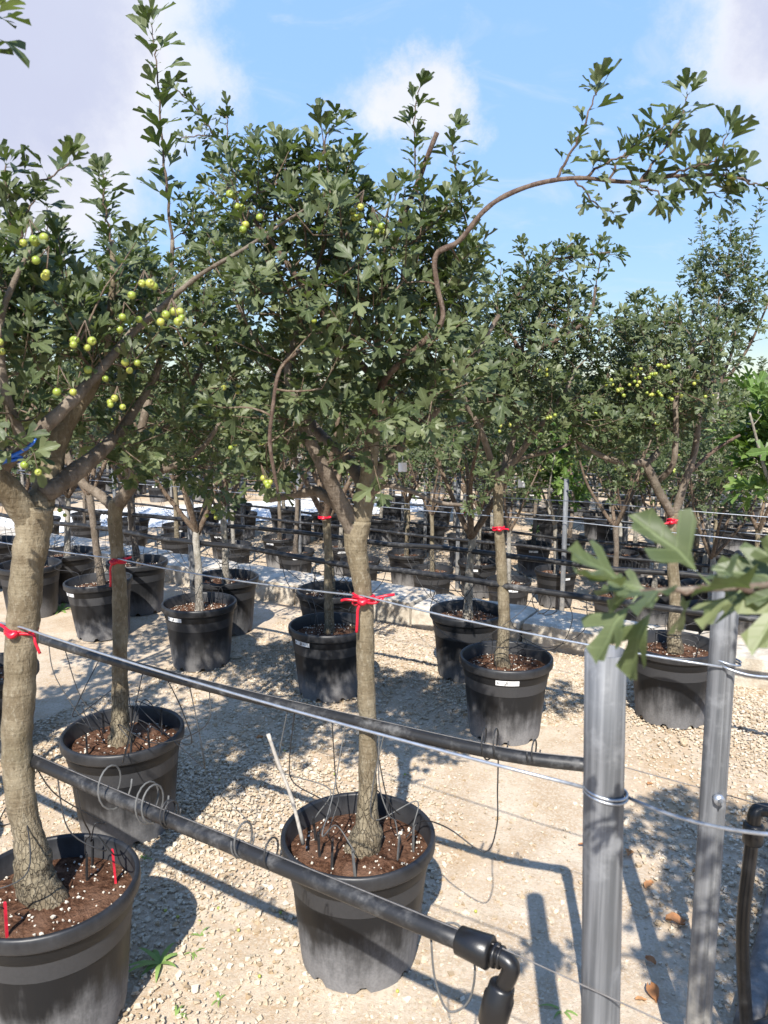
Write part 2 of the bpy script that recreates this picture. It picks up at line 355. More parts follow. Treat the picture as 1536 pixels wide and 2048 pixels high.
nt_ = len(ts); Q = [(i*nt_+j, (i+1)*nt_+j, (i+1)*nt_+j+1, i*nt_+j+1) for i in range(len(ps)-1) for j in range(nt_-1)]
ob('ground', MB().add(V, Q).mesh('ground', M_GROUND), kind='structure')

def gravel(n, seed, t0, t1, p0, p1, smin, smax, z0=0., keep=None):
    rs = RS(seed); tt = rs.uniform(t0, t1, n*3); pp = rs.uniform(p0, p1, n*3)
    xy = tt[:, None]*U + pp[:, None]*N
    d = xy[:, 1]*math.cos(PITCH) + .25; ok = (d > .9) & (np.abs(xy[:, 0]) < .54*d+.15)
    ok &= rs.uniform(0, 1, n*3) < keep(xy[:, 0], xy[:, 1]) if keep else True
    xy = xy[ok][:n]; n = len(xy)
    s = smin + (smax-smin)*rs.beta(1.2, 4.5, n)
    c = np.array([(x, y, z) for z in (-1, 1) for y in (-1, 1) for x in (-1, 1)], float)
    v = c[None]*(rs.uniform(.55, 1, (n, 1, 3))*np.array([1, 1, .55])) + rs.uniform(-.42, .42, (n, 8, 3))
    a = rs.uniform(0, 6.28, n); ca, sa = np.cos(a)[:, None], np.sin(a)[:, None]
    x, y = v[..., 0]*ca - v[..., 1]*sa, v[..., 0]*sa + v[..., 1]*ca
    v = np.stack([x, y, v[..., 2]], -1)*s[:, None, None]*.5
    v += xy[:, None]; v[..., 2] += z0 + s[:, None]*.10
    T = np.array([(0, 2, 3), (0, 3, 1), (4, 5, 7), (4, 7, 6), (0, 1, 5), (0, 5, 4), (2, 6, 7), (2, 7, 3), (0, 4, 6), (0, 6, 2), (1, 3, 7), (1, 7, 5)])
    T = (T[None] + 8*np.arange(n)[:, None, None]).reshape(-1, 3)
    return tri_mesh('gravel', v.reshape(-1, 3), T, M_STONE)
def path_keep(x, y):      # fewer loose stones on the trodden strip between post and main pot
    w = np.clip(1 - np.abs((x - .55 - .05*(y-2))/.55), 0, 1)*(y < 3.6)
    patch = .55 + .45*np.sin(x*3.1+y*1.3)*np.sin(y*2.2-x*1.7)
    return np.clip(patch, .25, 1)*(1-.93*np.clip(w*1.8, 0, 1))
ob('gravel', gravel(70000, 5, -3.2, 3.4, .6, 4.6, .005, .026, 0, path_keep), kind='stuff', label='pale crushed limestone gravel between the pots', category='gravel')
ob('gravel', gravel(9000, 6, -6, 9, 5.2, 11, .01, .035, LOW), kind='stuff', label='pale limestone gravel on the lower terrace beyond the kerb', category='gravel')

# kerb of long stone blocks that holds the upper terrace
kerb = thing('stone_kerb', 'long pale stone kerb of worn blocks edging the terrace', 'kerb', (0, 0, 0))
rs = RS(8); tt = -4.6
while tt < 9:
    L = rs.uniform(.55, 1.05); bm_ = MB(); k = 5; nx, ny, nz = 10, 5, 4
    c0, c1 = KP0+rs.uniform(-.015, .015), KP1+rs.uniform(-.01, .02); top = .165+rs.uniform(-.012, .012)
    # rounded, chipped block: a box grid pushed in at its edges
    vid = {}; vv = []; ff = []
    def vert(i, j, k_):
        key = (i, j, k_)
        if key not in vid:
            x, y, z_ = i/nx, j/ny, k_/nz
            ed = sum((q in (0, 1)) for q in (x, y)) + (z_ == 1)
            pt = np.array([tt+.006 + (L-.012)*x, c0 + (c1-c0)*y, -.05 + (top+.05)*z_])
            pin = .005*max(0, ed-1)
            pt += np.array([pin*(1-2*x), pin*(1-2*y), -pin*(z_ == 1)]) + rs.uniform(-.0035, .0035, 3)*(1 if ed else .35)
            vid[key] = len(vv); vv.append(Rr(*pt))
        return vid[key]
    for i in range(nx):
        for j in range(ny): ff.append((vert(i, j, nz), vert(i+1, j, nz), vert(i+1, j+1, nz), vert(i, j+1, nz)))
        for k_ in range(nz):
            ff.append((vert(i, 0, k_), vert(i+1, 0, k_), vert(i+1, 0, k_+1), vert(i, 0, k_+1))); ff.append((vert(i, ny, k_), vert(i, ny, k_+1), vert(i+1, ny, k_+1), vert(i+1, ny, k_)))
    for j in range(ny):
        for k_ in range(nz):
            ff.append((vert(0, j, k_), vert(0, j, k_+1), vert(0, j+1, k_+1), vert(0, j+1, k_))); ff.append((vert(nx, j, k_), vert(nx, j+1, k_), vert(nx, j+1, k_+1), vert(nx, j, k_+1)))
    ff = [f[::-1] for f in ff]
    ob('kerb_block', MB().add(vv, ff).mesh('kerb_block', M_KERB, False), kerb); tt += L
# the kerb's retaining face below
ob('retaining_wall', MB().add([Rr(-12, KP1-.005, .02), Rr(12, KP1-.005, .02), Rr(12, KP1+.02, LOW-.1), Rr(-12, KP1+.02, LOW-.1)], [(0, 1, 2, 3)]).mesh('retaining_wall', M_KERB), kerb)

# far land
hill = MB(); hv = []; nx = 90
for i in range(nx+1):
    x = -900 + 1800*i/nx
    h = 6 + 9*math.exp(-((x-430)/170)**2) + 4*math.sin(i*.37) + 2*math.sin(i*1.1+1)
    hv += [(x, 700+60*math.sin(i*.2), -6), (x, 780, h*.55-2), (x, 880, h), (x, 1100, -6)]
ob('hill', hill.add(hv, [(4*i+j, 4*i+4+j, 4*i+5+j, 4*i+1+j) for i in range(nx) for j in range(3)]).mesh('hill', M_HILL), kind='structure')
gh = thing('greenhouse', 'long white greenhouse far off in the green fields', 'greenhouse', (75, 150, -2.2), math.radians(10))
ob('roof', MB().add([(x, 5*math.cos(a), 1.6+1.6*math.sin(a)) for x in (-14, 14) for a in np.linspace(0, math.pi, 9)], [(i, i+1, i+10, i+9) for i in range(8)] + [tuple(range(9))[::-1], tuple(range(9, 18))]).mesh('roof', M_SHED, False), gh)
ob('wall', MB().box((0, 0, .8), (13.95, 4.95, .8)).mesh('wall', M_SHED, False), gh)
TA, TB = np.array([-10.5, 11.3, LOW]), np.array([1.0, 15.6, LOW]); TD = nrm(TB-TA); TN = np.array([-TD[1], TD[0], 0])
def on_track(q): r_ = np.array(q)-TA; return -.3 < np.dot(r_, TD) < np.linalg.norm(TB-TA)+.3 and abs(np.dot(r_, TN)) < 1.45
ob('path', MB().add([TA-TN*1.2+UP*.012, TB-TN*1.2+UP*.012, TB+TN*1.2+UP*.012, TA+TN*1.2+UP*.012], [(0, 1, 2, 3)]).mesh('path', M_WALL), kind='structure', label='pale concrete track crossing the lower terrace')

# ------------------------------------------------------------------ leaves and trees
def leaf_template(kind, curl, fold):
    if kind == 'fig':
        half = [(.02, .0), (.03, .28), (.30, .26), (.36, .40), (.14, .46), (.46, .62), (.40, .76), (.13, .62), (.17, .88), (.07, 1.0)]
        H = np.array(half[2:]); Mv = np.array([(0, .26), (0, .45), (0, .62), (0, 1.02)])
        tr = [('M0', 0, 2), (0, 1, 2), ('M0', 2, 'M1'), (2, 3, 5), (3, 4, 5), (2, 5, 'M1'), ('M1', 5, 'M2'), (5, 6, 'M2'), (6, 7, 'M2'), (7, 'M3', 'M2')]
    elif kind == 'small':
        H = np.array([(.10, .42), (.34, .66), (.22, .76), (.11, .62), (.16, .88), (.06, .96)]); Mv = np.array([(0, .24), (0, .55), (0, 1.0)])
        tr = [('M0', 0, 'M1'), (0, 1, 2), (0, 2, 3), (0, 3, 'M1'), (3, 4, 'M1'), (4, 5, 'M1'), (5, 'M2', 'M1')]
    else:
        H = np.array([(.075, .40), (.30, .585), (.37, .70), (.265, .765), (.09, .60), (.14, .80), (.15, .93), (.065, .965)]); Mv = np.array([(0, .22), (0, .48), (0, .70), (0, 1.0)])
        tr = [('M0', 0, 'M1'), (0, 4, 'M1'), (0, 1, 4), (1, 3, 4), (1, 2, 3), ('M1', 4, 'M2'), (4, 5, 'M2'), (5, 6, 7), (5, 7, 'M2'), (7, 'M3', 'M2')]
    nH, nM = len(H), len(Mv)
    V = [(x, y) for x, y in Mv] + [(x, y) for x, y in H] + [(-x, y) for x, y in H] + [(-.016, 0), (.016, 0)]
    T = []
    for side in (0, 1):
        ix = lambda q: int(q[1]) if isinstance(q, str) else nM + side*nH + q
        for a, b_, c in tr: T.append((ix(a), ix(b_), ix(c)) if side == 0 else (ix(a), ix(c), ix(b_)))
    T.append((nM+2*nH, nM+2*nH+1, 0))
    V = np.array(V); z = fold*np.abs(V[:, 0]) - curl*V[:, 1]**2 + .25*curl*np.maximum(0, V[:, 1]-.6)
    z += .03*np.sin(V[:, 0]*31+V[:, 1]*17)
    return np.column_stack([V, z]), np.array(T)
LT = [leaf_template('haw', c, f) for c, f in ((.10, .35), (.30, .55), (-.06, .15), (.42, .25))]
LTS = [leaf_template('small', c, f) for c, f in ((.12, .4), (.34, .3))]
LTF = [leaf_template('fig', c, f) for c, f in ((.22, .18), (.40, .30))]
LEAF_ME = {}
for nm_, tpl, mt in (('leaf', LT, M_LEAF), ('fig_leaf', LTF, M_FIG), ('leaf_grey', LT, M_LEAF_GREY)):
    LEAF_ME[nm_] = [tri_mesh(nm_, v, T, mt, True, v[:, :2]) for v, T in tpl]

SUNV = np.array(sd)        # leaves turn their faces to the light
class Leaves:
    def __init__(s): s.p, s.d, s.n, s.s = [], [], [], []
    def add(s, p, d, n, size): s.p.append(p); s.d.append(d); s.n.append(n); s.s.append(size)
    def arrays(s):
        p, d, n, sz = map(np.array, (s.p, s.d, s.n, s.s)); d = nrm(d); x = nrm(np.cross(d, n)); z = np.cross(x, d)
        return p, np.stack([x, d, z], -1)*sz[:, None, None]          # columns are the leaf's axes
def leaf_mesh(name, p, R, tpls, mt, rs, wid=1.0):
    k = rs.randint(0, len(tpls), len(p)); Vs, Ts, UVs, off = [], [], [], 0
    for q, (tv, tT) in enumerate(tpls):
        s = k == q; m_ = s.sum()
        if not m_: continue
        tv = tv*np.array([wid, 1, 1])
        v = np.einsum('nij,vj->nvi', R[s], tv) + p[s][:, None]
        UVs.append(np.tile(tv[:, :2], (m_, 1))); Vs.append(v.reshape(-1, 3)); Ts.append((tT[None] + off + len(tv)*np.arange(m_)[:, None, None]).reshape(-1, 3)); off += m_*len(tv)
    return tri_mesh(name, np.vstack(Vs), np.vstack(Ts), mt, False, np.vstack(UVs))

def shoot(L, pts, spacing, size, rs, start=0., alpha=(.8, 1.2), tipn=3):
    """leaves in a spiral along a shoot, with a tuft at its tip"""
    pts = np.asarray(pts, float); seg = np.linalg.norm(np.diff(pts, axis=0), axis=1); cum = np.concatenate([[0], np.cumsum(seg)])
    s = cum[-1]*start; ph = rs.uniform(0, 6.28)
    def place(s, al, sz):
        nonlocal ph
        i = min(np.searchsorted(cum, s, 'right')-1, len(seg)-1); i = max(i, 0); f = (s-cum[i])/max(seg[i], 1e-6)
        p = pts[i] + (pts[i+1]-pts[i])*min(f, 1); ax = nrm(pts[i+1]-pts[i])
        a = nrm(np.cross(ax, [.31, .77, .53])); b_ = np.cross(ax, a); ph += 2.4 + rs.uniform(-.3, .3)
        rad = a*math.cos(ph) + b_*math.sin(ph)
        d = ax*math.cos(al) + rad*math.sin(al) + np.array([0, 0, .12]); nn = ax*.45 - rad*.1 + UP*.35 + SUNV*.65 + rs.uniform(-.45, .45, 3)
        L.add(p, d, nn, sz*1.13)
    while s < cum[-1]:
        place(s, rs.uniform(*alpha), size*rs.uniform(.7, 1.15)); s += spacing*rs.uniform(.7, 1.3)
        if rs.rand() < .35: place(s, rs.uniform(*alpha), size*rs.uniform(.45, .7))
    for _ in range(tipn): place(cum[-1]*.995, rs.uniform(.25, .8), size*rs.uniform(.6, 1.0))

FRUIT = MB(); prof = [(.001, -1.0), (.45, -.92), (.80, -.62), (.98, -.15), (.97, .25), (.78, .66), (.50, .88), (.30, .90), (.22, .80), (.001, .78)]
FRUIT.lathe([(r*.0095, z*.0092) for r, z in prof], 10)
FRUIT_ME = FRUIT.mesh('fruit', M_FRUIT)
CAL = MB()
for k in range(5):
    a = k*1.2566; CAL.add([(.0035*math.cos(a-.4), .0035*math.sin(a-.4), .0078), (.0035*math.cos(a+.4), .0035*math.sin(a+.4), .0078), (.0058*math.cos(a), .0058*math.sin(a), .0108)], [(0, 1, 2)])
CAL_ME = CAL.mesh('calyx', M_CALYX, False)

def ell_targets(ells, n, rs):
    """points spread through ellipsoids (centre, radii), denser towards the skin"""
    vol = np.array([np.prod(e[1]) for e in ells]); cnt = np.maximum(3, (n*vol/vol.sum()).astype(int)); out = []
    for (c, r), k in zip(ells, cnt):
        d = nrm(rs.normal(size=(k, 3))); q = rs.uniform(0, 1, (k, 1))**(1/2.2)*rs.uniform(.82, 1.12, (k, 1)); out.append(np.array(c) + d*q*np.array(r))
    return np.vstack(out)
def grow(nodes, targets, rs, centre):
    nodes = np.array(nodes); tw = []
    d0 = np.array([np.min(np.linalg.norm(nodes-t_, axis=1)) for t_ in targets])
    for i in np.argsort(d0):
        t_ = targets[i]; dv = t_-nodes; d = np.linalg.norm(dv, axis=1) + np.maximum(0, -dv[:, 2])*.7
        j = np.argmin(d); p0 = nodes[j]; ln = np.linalg.norm(t_-p0)
        if ln < .015: continue
        mid = (p0+t_)/2 + UP*ln*rs.uniform(-.05, .16) + rs.uniform(-1, 1, 3)*ln*.12 + nrm(t_-centre)*ln*.06
        q = np.array([(1-s)**2*p0 + 2*s*(1-s)*mid + s*s*t_ for s in np.linspace(0, 1, 5)])
        tw.append(q); nodes = np.vstack([nodes, q[1:]])
    return tw

def trunk_mesh(pts_r, base, mt, seg=14, rs=None, lump=.05, name='trunk'):
    q = smooth_path(pts_r, 6); r = q[:, 3].copy()
    if rs is not None: r *= 1 + rs.uniform(-lump, lump, len(r))
    b_ = MB().tube(q[:, :3]-np.array(base), r, seg); V = b_.v[0]; ctr = np.repeat(q[:, :3]-np.array(base), seg, 0); dv = V-ctr
    k = 1 + .055*np.sin(V[:, 2]*41+V[:, 0]*70)*np.sin(V[:, 1]*83+V[:, 2]*19) + .03*np.sin(V[:, 0]*190+V[:, 1]*160+V[:, 2]*90); b_.v[0] = ctr + dv*k[:, None]
    return b_.mesh(name, mt)

def fruit_cluster(parent, base, c, n, rs, stalk, spread=.028, joined=None):
    c = np.array(c)
    for _ in range(n):
        o_ = rs.uniform(-1, 1, 3)*np.array([spread, spread, spread*.6]); pos = c + o_ - UP*.01
        stalk.tube([c+UP*.03, (c+pos)/2+UP*.014, pos], .0011, 4)
        s = rs.uniform(.70, .98); ax = Vector(nrm(o_*np.array([1, 1, .3]) - UP*.004)); Mx = Matrix.Translation(Vector(pos-base)) @ ax.to_track_quat('Z', 'Y').to_matrix().to_4x4() @ Matrix.Scale(s, 4)
        if joined is not None: joined.append(Mx); continue
        f = ob('fruit', FRUIT_ME, parent); f.matrix_local = Mx; ob('calyx', CAL_ME, f)

def near_tree(label, base, trunk, limbs, ells, n_sh, seed, shoots=(), leaf=.056, fruits=(), single=240, bark=M_BARK, lkind='leaf', grp=None, nleaf=(6, 11), name='hawthorn_tree', cat='tree', tpl=LT, lmat=M_LEAF, sp=.013):
    rs = RS(seed); base = np.array(base, float)
    T = thing(name, label, cat, tuple(base), 0, grp)
    trunk = np.array(trunk); ob('trunk', trunk_mesh(trunk, base, bark, 16, rs), T)
    nodes = [trunk[-1, :3]]; tw = MB(); L = Leaves()
    for lb in limbs:
        lb = np.array(lb); q = smooth_path(lb, 6); ob('limb', trunk_mesh(lb, base, M_TWIG_RED if lb[0, 3] < .0125 else M_BARK_G if lb[0, 3] < .026 else bark, 9, rs, .06, 'limb'), T)
        nodes += list(q[len(q)//4:, :3])
    for pts, spacing, size, r0 in shoots:
        q = smooth_path(np.array(pts), 5); q[1:-1] += rs.uniform(-.004, .004, q[1:-1].shape)
        o_ = MB().tube(q-base, np.linspace(r0, .0014, len(q)), 6).mesh('shoot', M_TWIG_RED); ob('shoot', o_, T)
        shoot(L, q, spacing, size, rs, .04, (.7, 1.35), 4)
    centre = np.mean([e[0] for e in ells], axis=0) if ells else trunk[-1, :3]
    if n_sh:
        tg = ell_targets(ells, n_sh, rs)
        for q in grow(nodes, tg, rs, centre):
            ln = np.linalg.norm(q[-1]-q[0]); tw.tube(q-base, np.linspace(.0017+.010*min(ln, .4), .0017, len(q)), 5, False)
            ax = nrm(nrm(q[-1]-q[-2])*.5 + UP*.45 + nrm(q[-1]-centre)*.45 + rs.uniform(-.35, .35, 3))
            ln2 = rs.uniform(.05, .13); e = np.array([q[-1] - (q[-1]-q[-2])*.6, q[-1], q[-1]+ax*ln2*.5, q[-1]+ax*ln2+UP*.006])
            tw.tube(e[1:]-base, np.array([.0017, .0015, .001]), 4, False)
            shoot(L, e, ln2/rs.randint(*nleaf)*1.6, leaf, rs, 0, (.75, 1.35), 3)
    p, R = L.arrays()
    if n_sh: ob('twigs', tw.mesh('twigs', M_TWIG), T, kind='stuff')
    order = np.argsort(np.linalg.norm(p-np.array([0, 0, CAMH]), axis=1)); one, rest = order[:single], order[single:]
    mes = LEAF_ME[lkind]
    for i in one:
        o_ = ob('leaf', mes[rs.randint(len(mes))], T); m4 = np.eye(4); m4[:3, :3] = R[i]; m4[:3, 3] = p[i]-base; o_.matrix_local = Matrix(m4.tolist())
    if len(rest): ob('crown', leaf_mesh('crown', p[rest]-base, R[rest], tpl, lmat, rs), T, kind='stuff')
    st = MB()
    for c, n in fruits: fruit_cluster(T, base, c, n, rs, st)
    if st.n: ob('fruit_stalks', st.mesh('fruit_stalks', M_TWIG, True, base), T, kind='stuff')
    return T

# ------------------------------------------------------------------ pots
def lathe_pot(seg=72):
    b_ = MB(); ang = np.arange(seg)*2*math.pi/seg; notch = np.array([(j % 9) in (3, 4) for j in range(seg)])
    rib = 1 + .006*np.sign(np.sin(ang*12))
    prof = [(.168, 0, 0), (.1715, .022, 0), (.176, .06, 1), (.196, .27, 1), (.199, .298, 0), (.2055, .306, 0), (.210, .345, 0)]
    vv = []
    for i, (r, z, rb) in enumerate(prof):
        zz = np.where(notch & (i == 0), .017, z) if i == 0 else np.full(seg, z)
        rr = r*(rib if rb else 1); vv.append(np.stack([rr*np.cos(ang), rr*np.sin(ang), zz], 1))
    fs = [(i*seg+j, i*seg+(j+1) % seg, (i+1)*seg+(j+1) % seg, (i+1)*seg+j) for i in range(len(prof)-1) for j in range(seg)]
    b_.add(np.vstack(vv), fs); b_.lathe([(.001, .02), (.166, .02)], seg); return b_.mesh('body', M_POT)
POT_BODY = lathe_pot()
POT_RIM = MB().lathe([(.2095, .343), (.2200, .345), (.2235, .350), (.2245, .372), (.2235, .382), (.2190, .387), (.2120, .386), (.2085, .380), (.206, .33), (.196, .25)], 72).mesh('rim', M_RIM)
def soil_mesh(seed, r=.2055, z=.325):
    rs = RS(seed); V, Fc = [(0, 0, z+.012)], []; rings, seg = 7, 32
    for i in range(1, rings+1):
        for j in range(seg):
            a = 2*math.pi*j/seg; q = r*i/rings; V.append((q*math.cos(a), q*math.sin(a), z + .012*(1-(i/rings)**2) + (rs.uniform(-.007, .008) if i < rings else -.004)))
    Fc += [(0, 1+j, 1+(j+1) % seg) for j in range(seg)]
    for i in range(rings-1): Fc += [(1+i*seg+j, 1+(i+1)*seg+j, 1+(i+1)*seg+(j+1) % seg, 1+i*seg+(j+1) % seg) for j in range(seg)]
    return MB().add(V, Fc).mesh('soil', M_SOIL)
SOIL = [soil_mesh(k) for k in range(3)]
def perlite_mesh(seed, n, s0=.0022, s1=.0085):
    rs = RS(seed); b_ = MB()
    for _ in range(n):
        a, q = rs.uniform(0, 6.28), .195*math.sqrt(rs.rand()); s = (s0+(s1-s0)*rs.beta(1, 2.6))*.5
        b_.box((q*math.cos(a), q*math.sin(a), .327+.012*(1-(q/.2)**2)+s*.5), (s, s*rs.uniform(.6, 1), s*.7), s*.45, rs)
    return b_.mesh('perlite', M_PERL, False)
PERL = [perlite_mesh(k, 170) for k in range(3)]
PERL_FAR = perlite_mesh(9, 60, .004, .010)

def strip_mesh(a0, a1, z0, z1, r0, r1, mt, name, k=10):
    V = []
    for i in range(k+1):
        a = a0+(a1-a0)*i/k
        V += [(r0*math.cos(a), r0*math.sin(a), z0), (r1*math.cos(a), r1*math.sin(a), z1)]
    return MB().add(V, [(2*i, 2*i+2, 2*i+3, 2*i+1) for i in range(k)]).mesh(name, mt, False)
def add_label(pot, a_mid, half=.26):
    """paper strip under the rim: arrow, then a bar code and small print"""
    z0, z1 = .311, .335; ra = lambda z: .2055+(z-.306)/(.345-.306)*.0045
    l = ob('label_strip', strip_mesh(a_mid-half, a_mid+half, z0, z1, ra(z0)+.0012, ra(z1)+.0012, M_WHITE, 'label_strip'), pot)
    def mark(f0, f1, g0, g1):
        za, zb = z0+(z1-z0)*g0, z0+(z1-z0)*g1
        ob('print_mark', strip_mesh(a_mid-half+2*half*f0, a_mid-half+2*half*f1, za, zb, ra(za)+.0018, ra(zb)+.0018, M_INK, 'print_mark', 2), l)
    mark(.07, .15, .42, .58); mark(.05, .08, .32, .68)
    for k in range(6): mark(.43+k*.018, .438+k*.018+.004*(k % 2), .2, .85)
    mark(.60, .70, .62, .70); mark(.60, .68, .42, .48); mark(.38, .42, .05, .5)
def pot(pos, label, seed, grp=None, perl=True, strip=None, tilt=(0, 0), dead=False):
    t_ = thing('planter_pot', label, 'plant pot', tuple(pos), 0, grp); t_.rotation_euler = (tilt[0], tilt[1], 0)
    rz = (seed*1.37) % 6.28
    ob('body', POT_BODY, t_, rot=(0, 0, rz)); ob('rim', POT_RIM, t_, rot=(0, 0, rz))
    s = ob('soil', SOIL[seed % 3], t_, rot=(0, 0, rz))
    ob('perlite', PERL[seed % 3] if perl else PERL_FAR, s, kind='stuff')
    if strip is not None: add_label(t_, strip)
    return t_

# near pots: where they stand (world metres)
T0 = np.array([-.87, 1.83, 0]); T1 = np.array([-.075, 2.06, 0]); T2 = np.array([-.985, 2.74, 0]); T3 = np.array([-1.83, 3.38, 0]); TR = np.array([1.08, .52, 0])
R4 = [np.array(q+(0,)) for q in ((.59, 3.56), (-.30, 4.07), (-1.12, 4.52), (-1.92, 5.08), (-2.62, 5.55), (-3.45, 5.98))]
R5 = [np.array(q+(0,)) for q in ((1.47, 3.74), (.49, 4.34), (-.34, 4.82), (-1.09, 5.16), (-1.86, 5.66), (-2.52, 6.0), (-3.35, 6.45))]
FRONT = -math.pi/2
pot(T1, 'large dusty black pot with a pale cane stuck in its soil', 1)
pot(T0, 'black pot with two red drip stakes in its soil', 2)
pot(T2, 'black pot behind the low black pipe, ochre soil heaped with white grit', 3)
pot(T3, 'black pot half hidden behind the blue tied tree', 4)
pot(TR, 'black pot under the tree that shades the steel posts', 5)
pot(R4[0], 'dusty black pot with a full white label strip facing the path', 6, strip=FRONT-.12)
pot(R4[1], 'black pot with a white label strip, behind the red bow tied trunk', 7, strip=FRONT-.72)
pot(R4[2], 'black pot with white label strip beside the path, second from the red bow', 8, strip=FRONT-.55)
pot(R4[3], 'tilted black pot with white label strip behind the slim red tied trunk', 9, strip=FRONT-.75, tilt=(0, -.05))
pot(R4[4], 'black pot with a thin leaning cane standing in it', 10)
pot(R4[5], 'black pot at the far end of the upper terrace path row', 11)
pot(R5[0], 'black pot beside the slotted steel post, in front of the kerb', 12)
pot(R5[1], 'black pot tucked close behind the fully labelled pot', 13)
pot(R5[2], 'black pot with ribbed band tucked behind the red bow tied trunk by the kerb', 14)
for k, q in enumerate(R5[3:]):
    pot(q, f'black pot close to the stone kerb, {("fourth", "fifth", "sixth", "seventh")[k]} along from the slotted post', 15+k, 'pots along the kerb')

# ------------------------------------------------------------------ near trees (trunk and limb points: direction in the photo, distance, radius)
def PR(y, *rows):
    """rows of (px, py, width px[, dy]) -> x, y, z, radius"""
    out = []
    for r in rows:
        yy = y + (r[3] if len(r) > 3 else 0); p = P(r[0], r[1], yy); out.append((*p, r[2]*.5*np.linalg.norm(p-np.array([0, 0, CAMH]))*.95/F))
    return out
def PL(y, *rows): return [P(r[0], r[1], y+(r[2] if len(r) > 2 else 0)) for r in rows]
def EL(y, px, py, rx, ry, rd, dy=0):
    p = P(px, py, y+dy); k = (y+dy)*1.03/F; return (p, (rx*k, rd, ry*k))
SOILZ = .335
y1 = T1[1]
main_trunk = [(T1[0]-.004, y1, SOILZ-.03, .050)] + PR(y1, (733, 1675, 64), (734, 1640, 46), (736, 1560, 38), (735, 1450, 37), (731, 1320, 37), (728, 1200, 37), (718, 1130, 44), (712, 1085, 48), (716, 1040, 56))
main_limbs = [
    PR(y1, (716, 1060, 46), (733, 980, 40), (742, 900, 32), (750, 800, 25, .03), (757, 690, 20, .05), (760, 600, 16, .05), (770, 520, 12, .05), (775, 440, 8, .04)),
    PR(y1, (712, 1070, 40), (682, 1010, 36, -.03), (650, 940, 30, -.08), (612, 865, 24, -.10), (590, 800, 20, -.12), (575, 740, 15, -.12), (600, 640, 11, -.08), (640, 520, 8, -.05)),
    PR(y1, (700, 1035, 26), (640, 985, 22, .05), (600, 988, 18, .08), (540, 1000, 12, .12)),
    PR(y1, (735, 985, 30), (690, 910, 28, .12), (640, 870, 24, .2), (590, 800, 16, .26), (520, 700, 11, .3), (470, 600, 8, .3)),
    PR(y1, (740, 985, 20), (775, 970, 12, -.06), (830, 985, 10, -.1), (880, 1005, 9, -.12), (925, 1010, 6, -.12)),
    PR(y1, (738, 960, 26), (790, 905, 24, .02), (850, 845, 20, .04), (905, 780, 15, .05), (955, 700, 12, .06), (998, 630, 9, .08)),
    PR(y1, (748, 830, 16), (770, 760, 14, -.12), (840, 690, 12, -.18), (885, 640, 11, -.2), (874, 570, 11, -.2), (872, 510, 11, -.2), (918, 482, 11, -.2), (965, 425, 10, -.2), (1010, 392, 10, -.2), (1080, 366, 9, -.2), (1160, 356, 8, -.2), (1260, 364, 7, -.2), (1350, 352, 6, -.2), (1440, 350, 5, -.18), (1500, 362, 4, -.16)),
    PR(y1, (750, 760, 17), (690, 690, 14, -.05), (640, 620, 13, -.1), (590, 550, 11, -.12), (552, 495, 9, -.12), (500, 430, 6, -.12)),
    PR(y1, (600, 700, 7, -.2), (560, 740, 8, -.26), (545, 820, 8, -.28), (540, 890, 8, -.28), (556, 985, 6, -.28)),
    PR(y1, (762, 620, 12), (800, 450, 12, .05), (830, 380, 11, .05), (852, 320, 10, .04), (874, 265, 9, .03)),
]
ob_shoots = [
    (PL(y1-.2, (1115, 356), (1140, 310), (1165, 255), (1180, 215), (1192, 180)), .020, .062, .0035),
    (PL(y1-.2, (1170, 356), (1205, 330), (1250, 312), (1290, 288)), .013, .062, .0035),
    (PL(y1-.2, (1280, 362), (1310, 320, .03), (1335, 285, .05), (1360, 235, .06), (1375, 190, .06)), .016, .066, .0035),
    (PL(y1-.2, (1150, 362), (1180, 395), (1200, 415), (1225, 425)), .022, .050, .0026),
    (PL(y1-.2, (1260, 366), (1300, 380, -.04), (1330, 395, -.06)), .014, .062, .0026),
    (PL(y1-.2, (1330, 354), (1380, 335, -.06), (1430, 320, -.08), (1455, 270, -.08)), .013, .066, .003),
    (PL(y1-.2, (1350, 352), (1400, 375, .05), (1440, 395, .06)), .013, .064, .003),
    (PL(y1-.18, (1400, 352), (1450, 350), (1500, 365), (1525, 370)), .013, .062, .003),
    (PL(y1-.2, (1220, 360), (1240, 320), (1300, 270), (1330, 250)), .014, .060, .003),
    (PL(y1+.05, (848, 470), (835, 380), (828, 290), (832, 220), (840, 175)), .012, .052, .003),
    (PL(y1+.02, (940, 500), (925, 420), (915, 350), (905, 290), (910, 265)), .013, .052, .003),
    (PL(y1-.1, (590, 450), (620, 390), (640, 330), (655, 270), (680, 245)), .014, .056, .003),
    (PL(y1, (545, 470), (560, 390), (565, 330), (560, 290)), .015, .056, .003),
    (PL(y1+.15, (560, 440), (500, 365), (460, 315), (425, 265), (390, 215), (350, 178)), .010, .046, .004),
    (PL(y1+.15, (460, 315), (455, 270), (452, 230), (455, 222)), .013, .040, .002),
    (PL(y1+.12, (500, 365), (495, 310), (500, 270)), .013, .042, .002),
    (PL(y1+.15, (430, 270), (400, 270), (365, 275)), .013, .040, .002),
    (PL(y1, (770, 470), (775, 420), (790, 395), (800, 370)), .014, .050, .003),
    (PL(y1-.1, (690, 480), (720, 430), (735, 395)), .013, .058, .003),
]
main_ells = [EL(y1, 700, 640, 225, 190, .36), EL(y1, 560, 500, 120, 150, .28, .05), EL(y1, 860, 560, 95, 160, .25, .05), EL(y1, 560, 840, 100, 120, .26, -.1), EL(y1, 850, 810, 105, 100, .28, .02),
             EL(y1, 690, 440, 90, 70, .2), EL(y1, 560, 985, 60, 45, .12, .05), EL(y1, 740, 880, 60, 60, .22, -.12)]
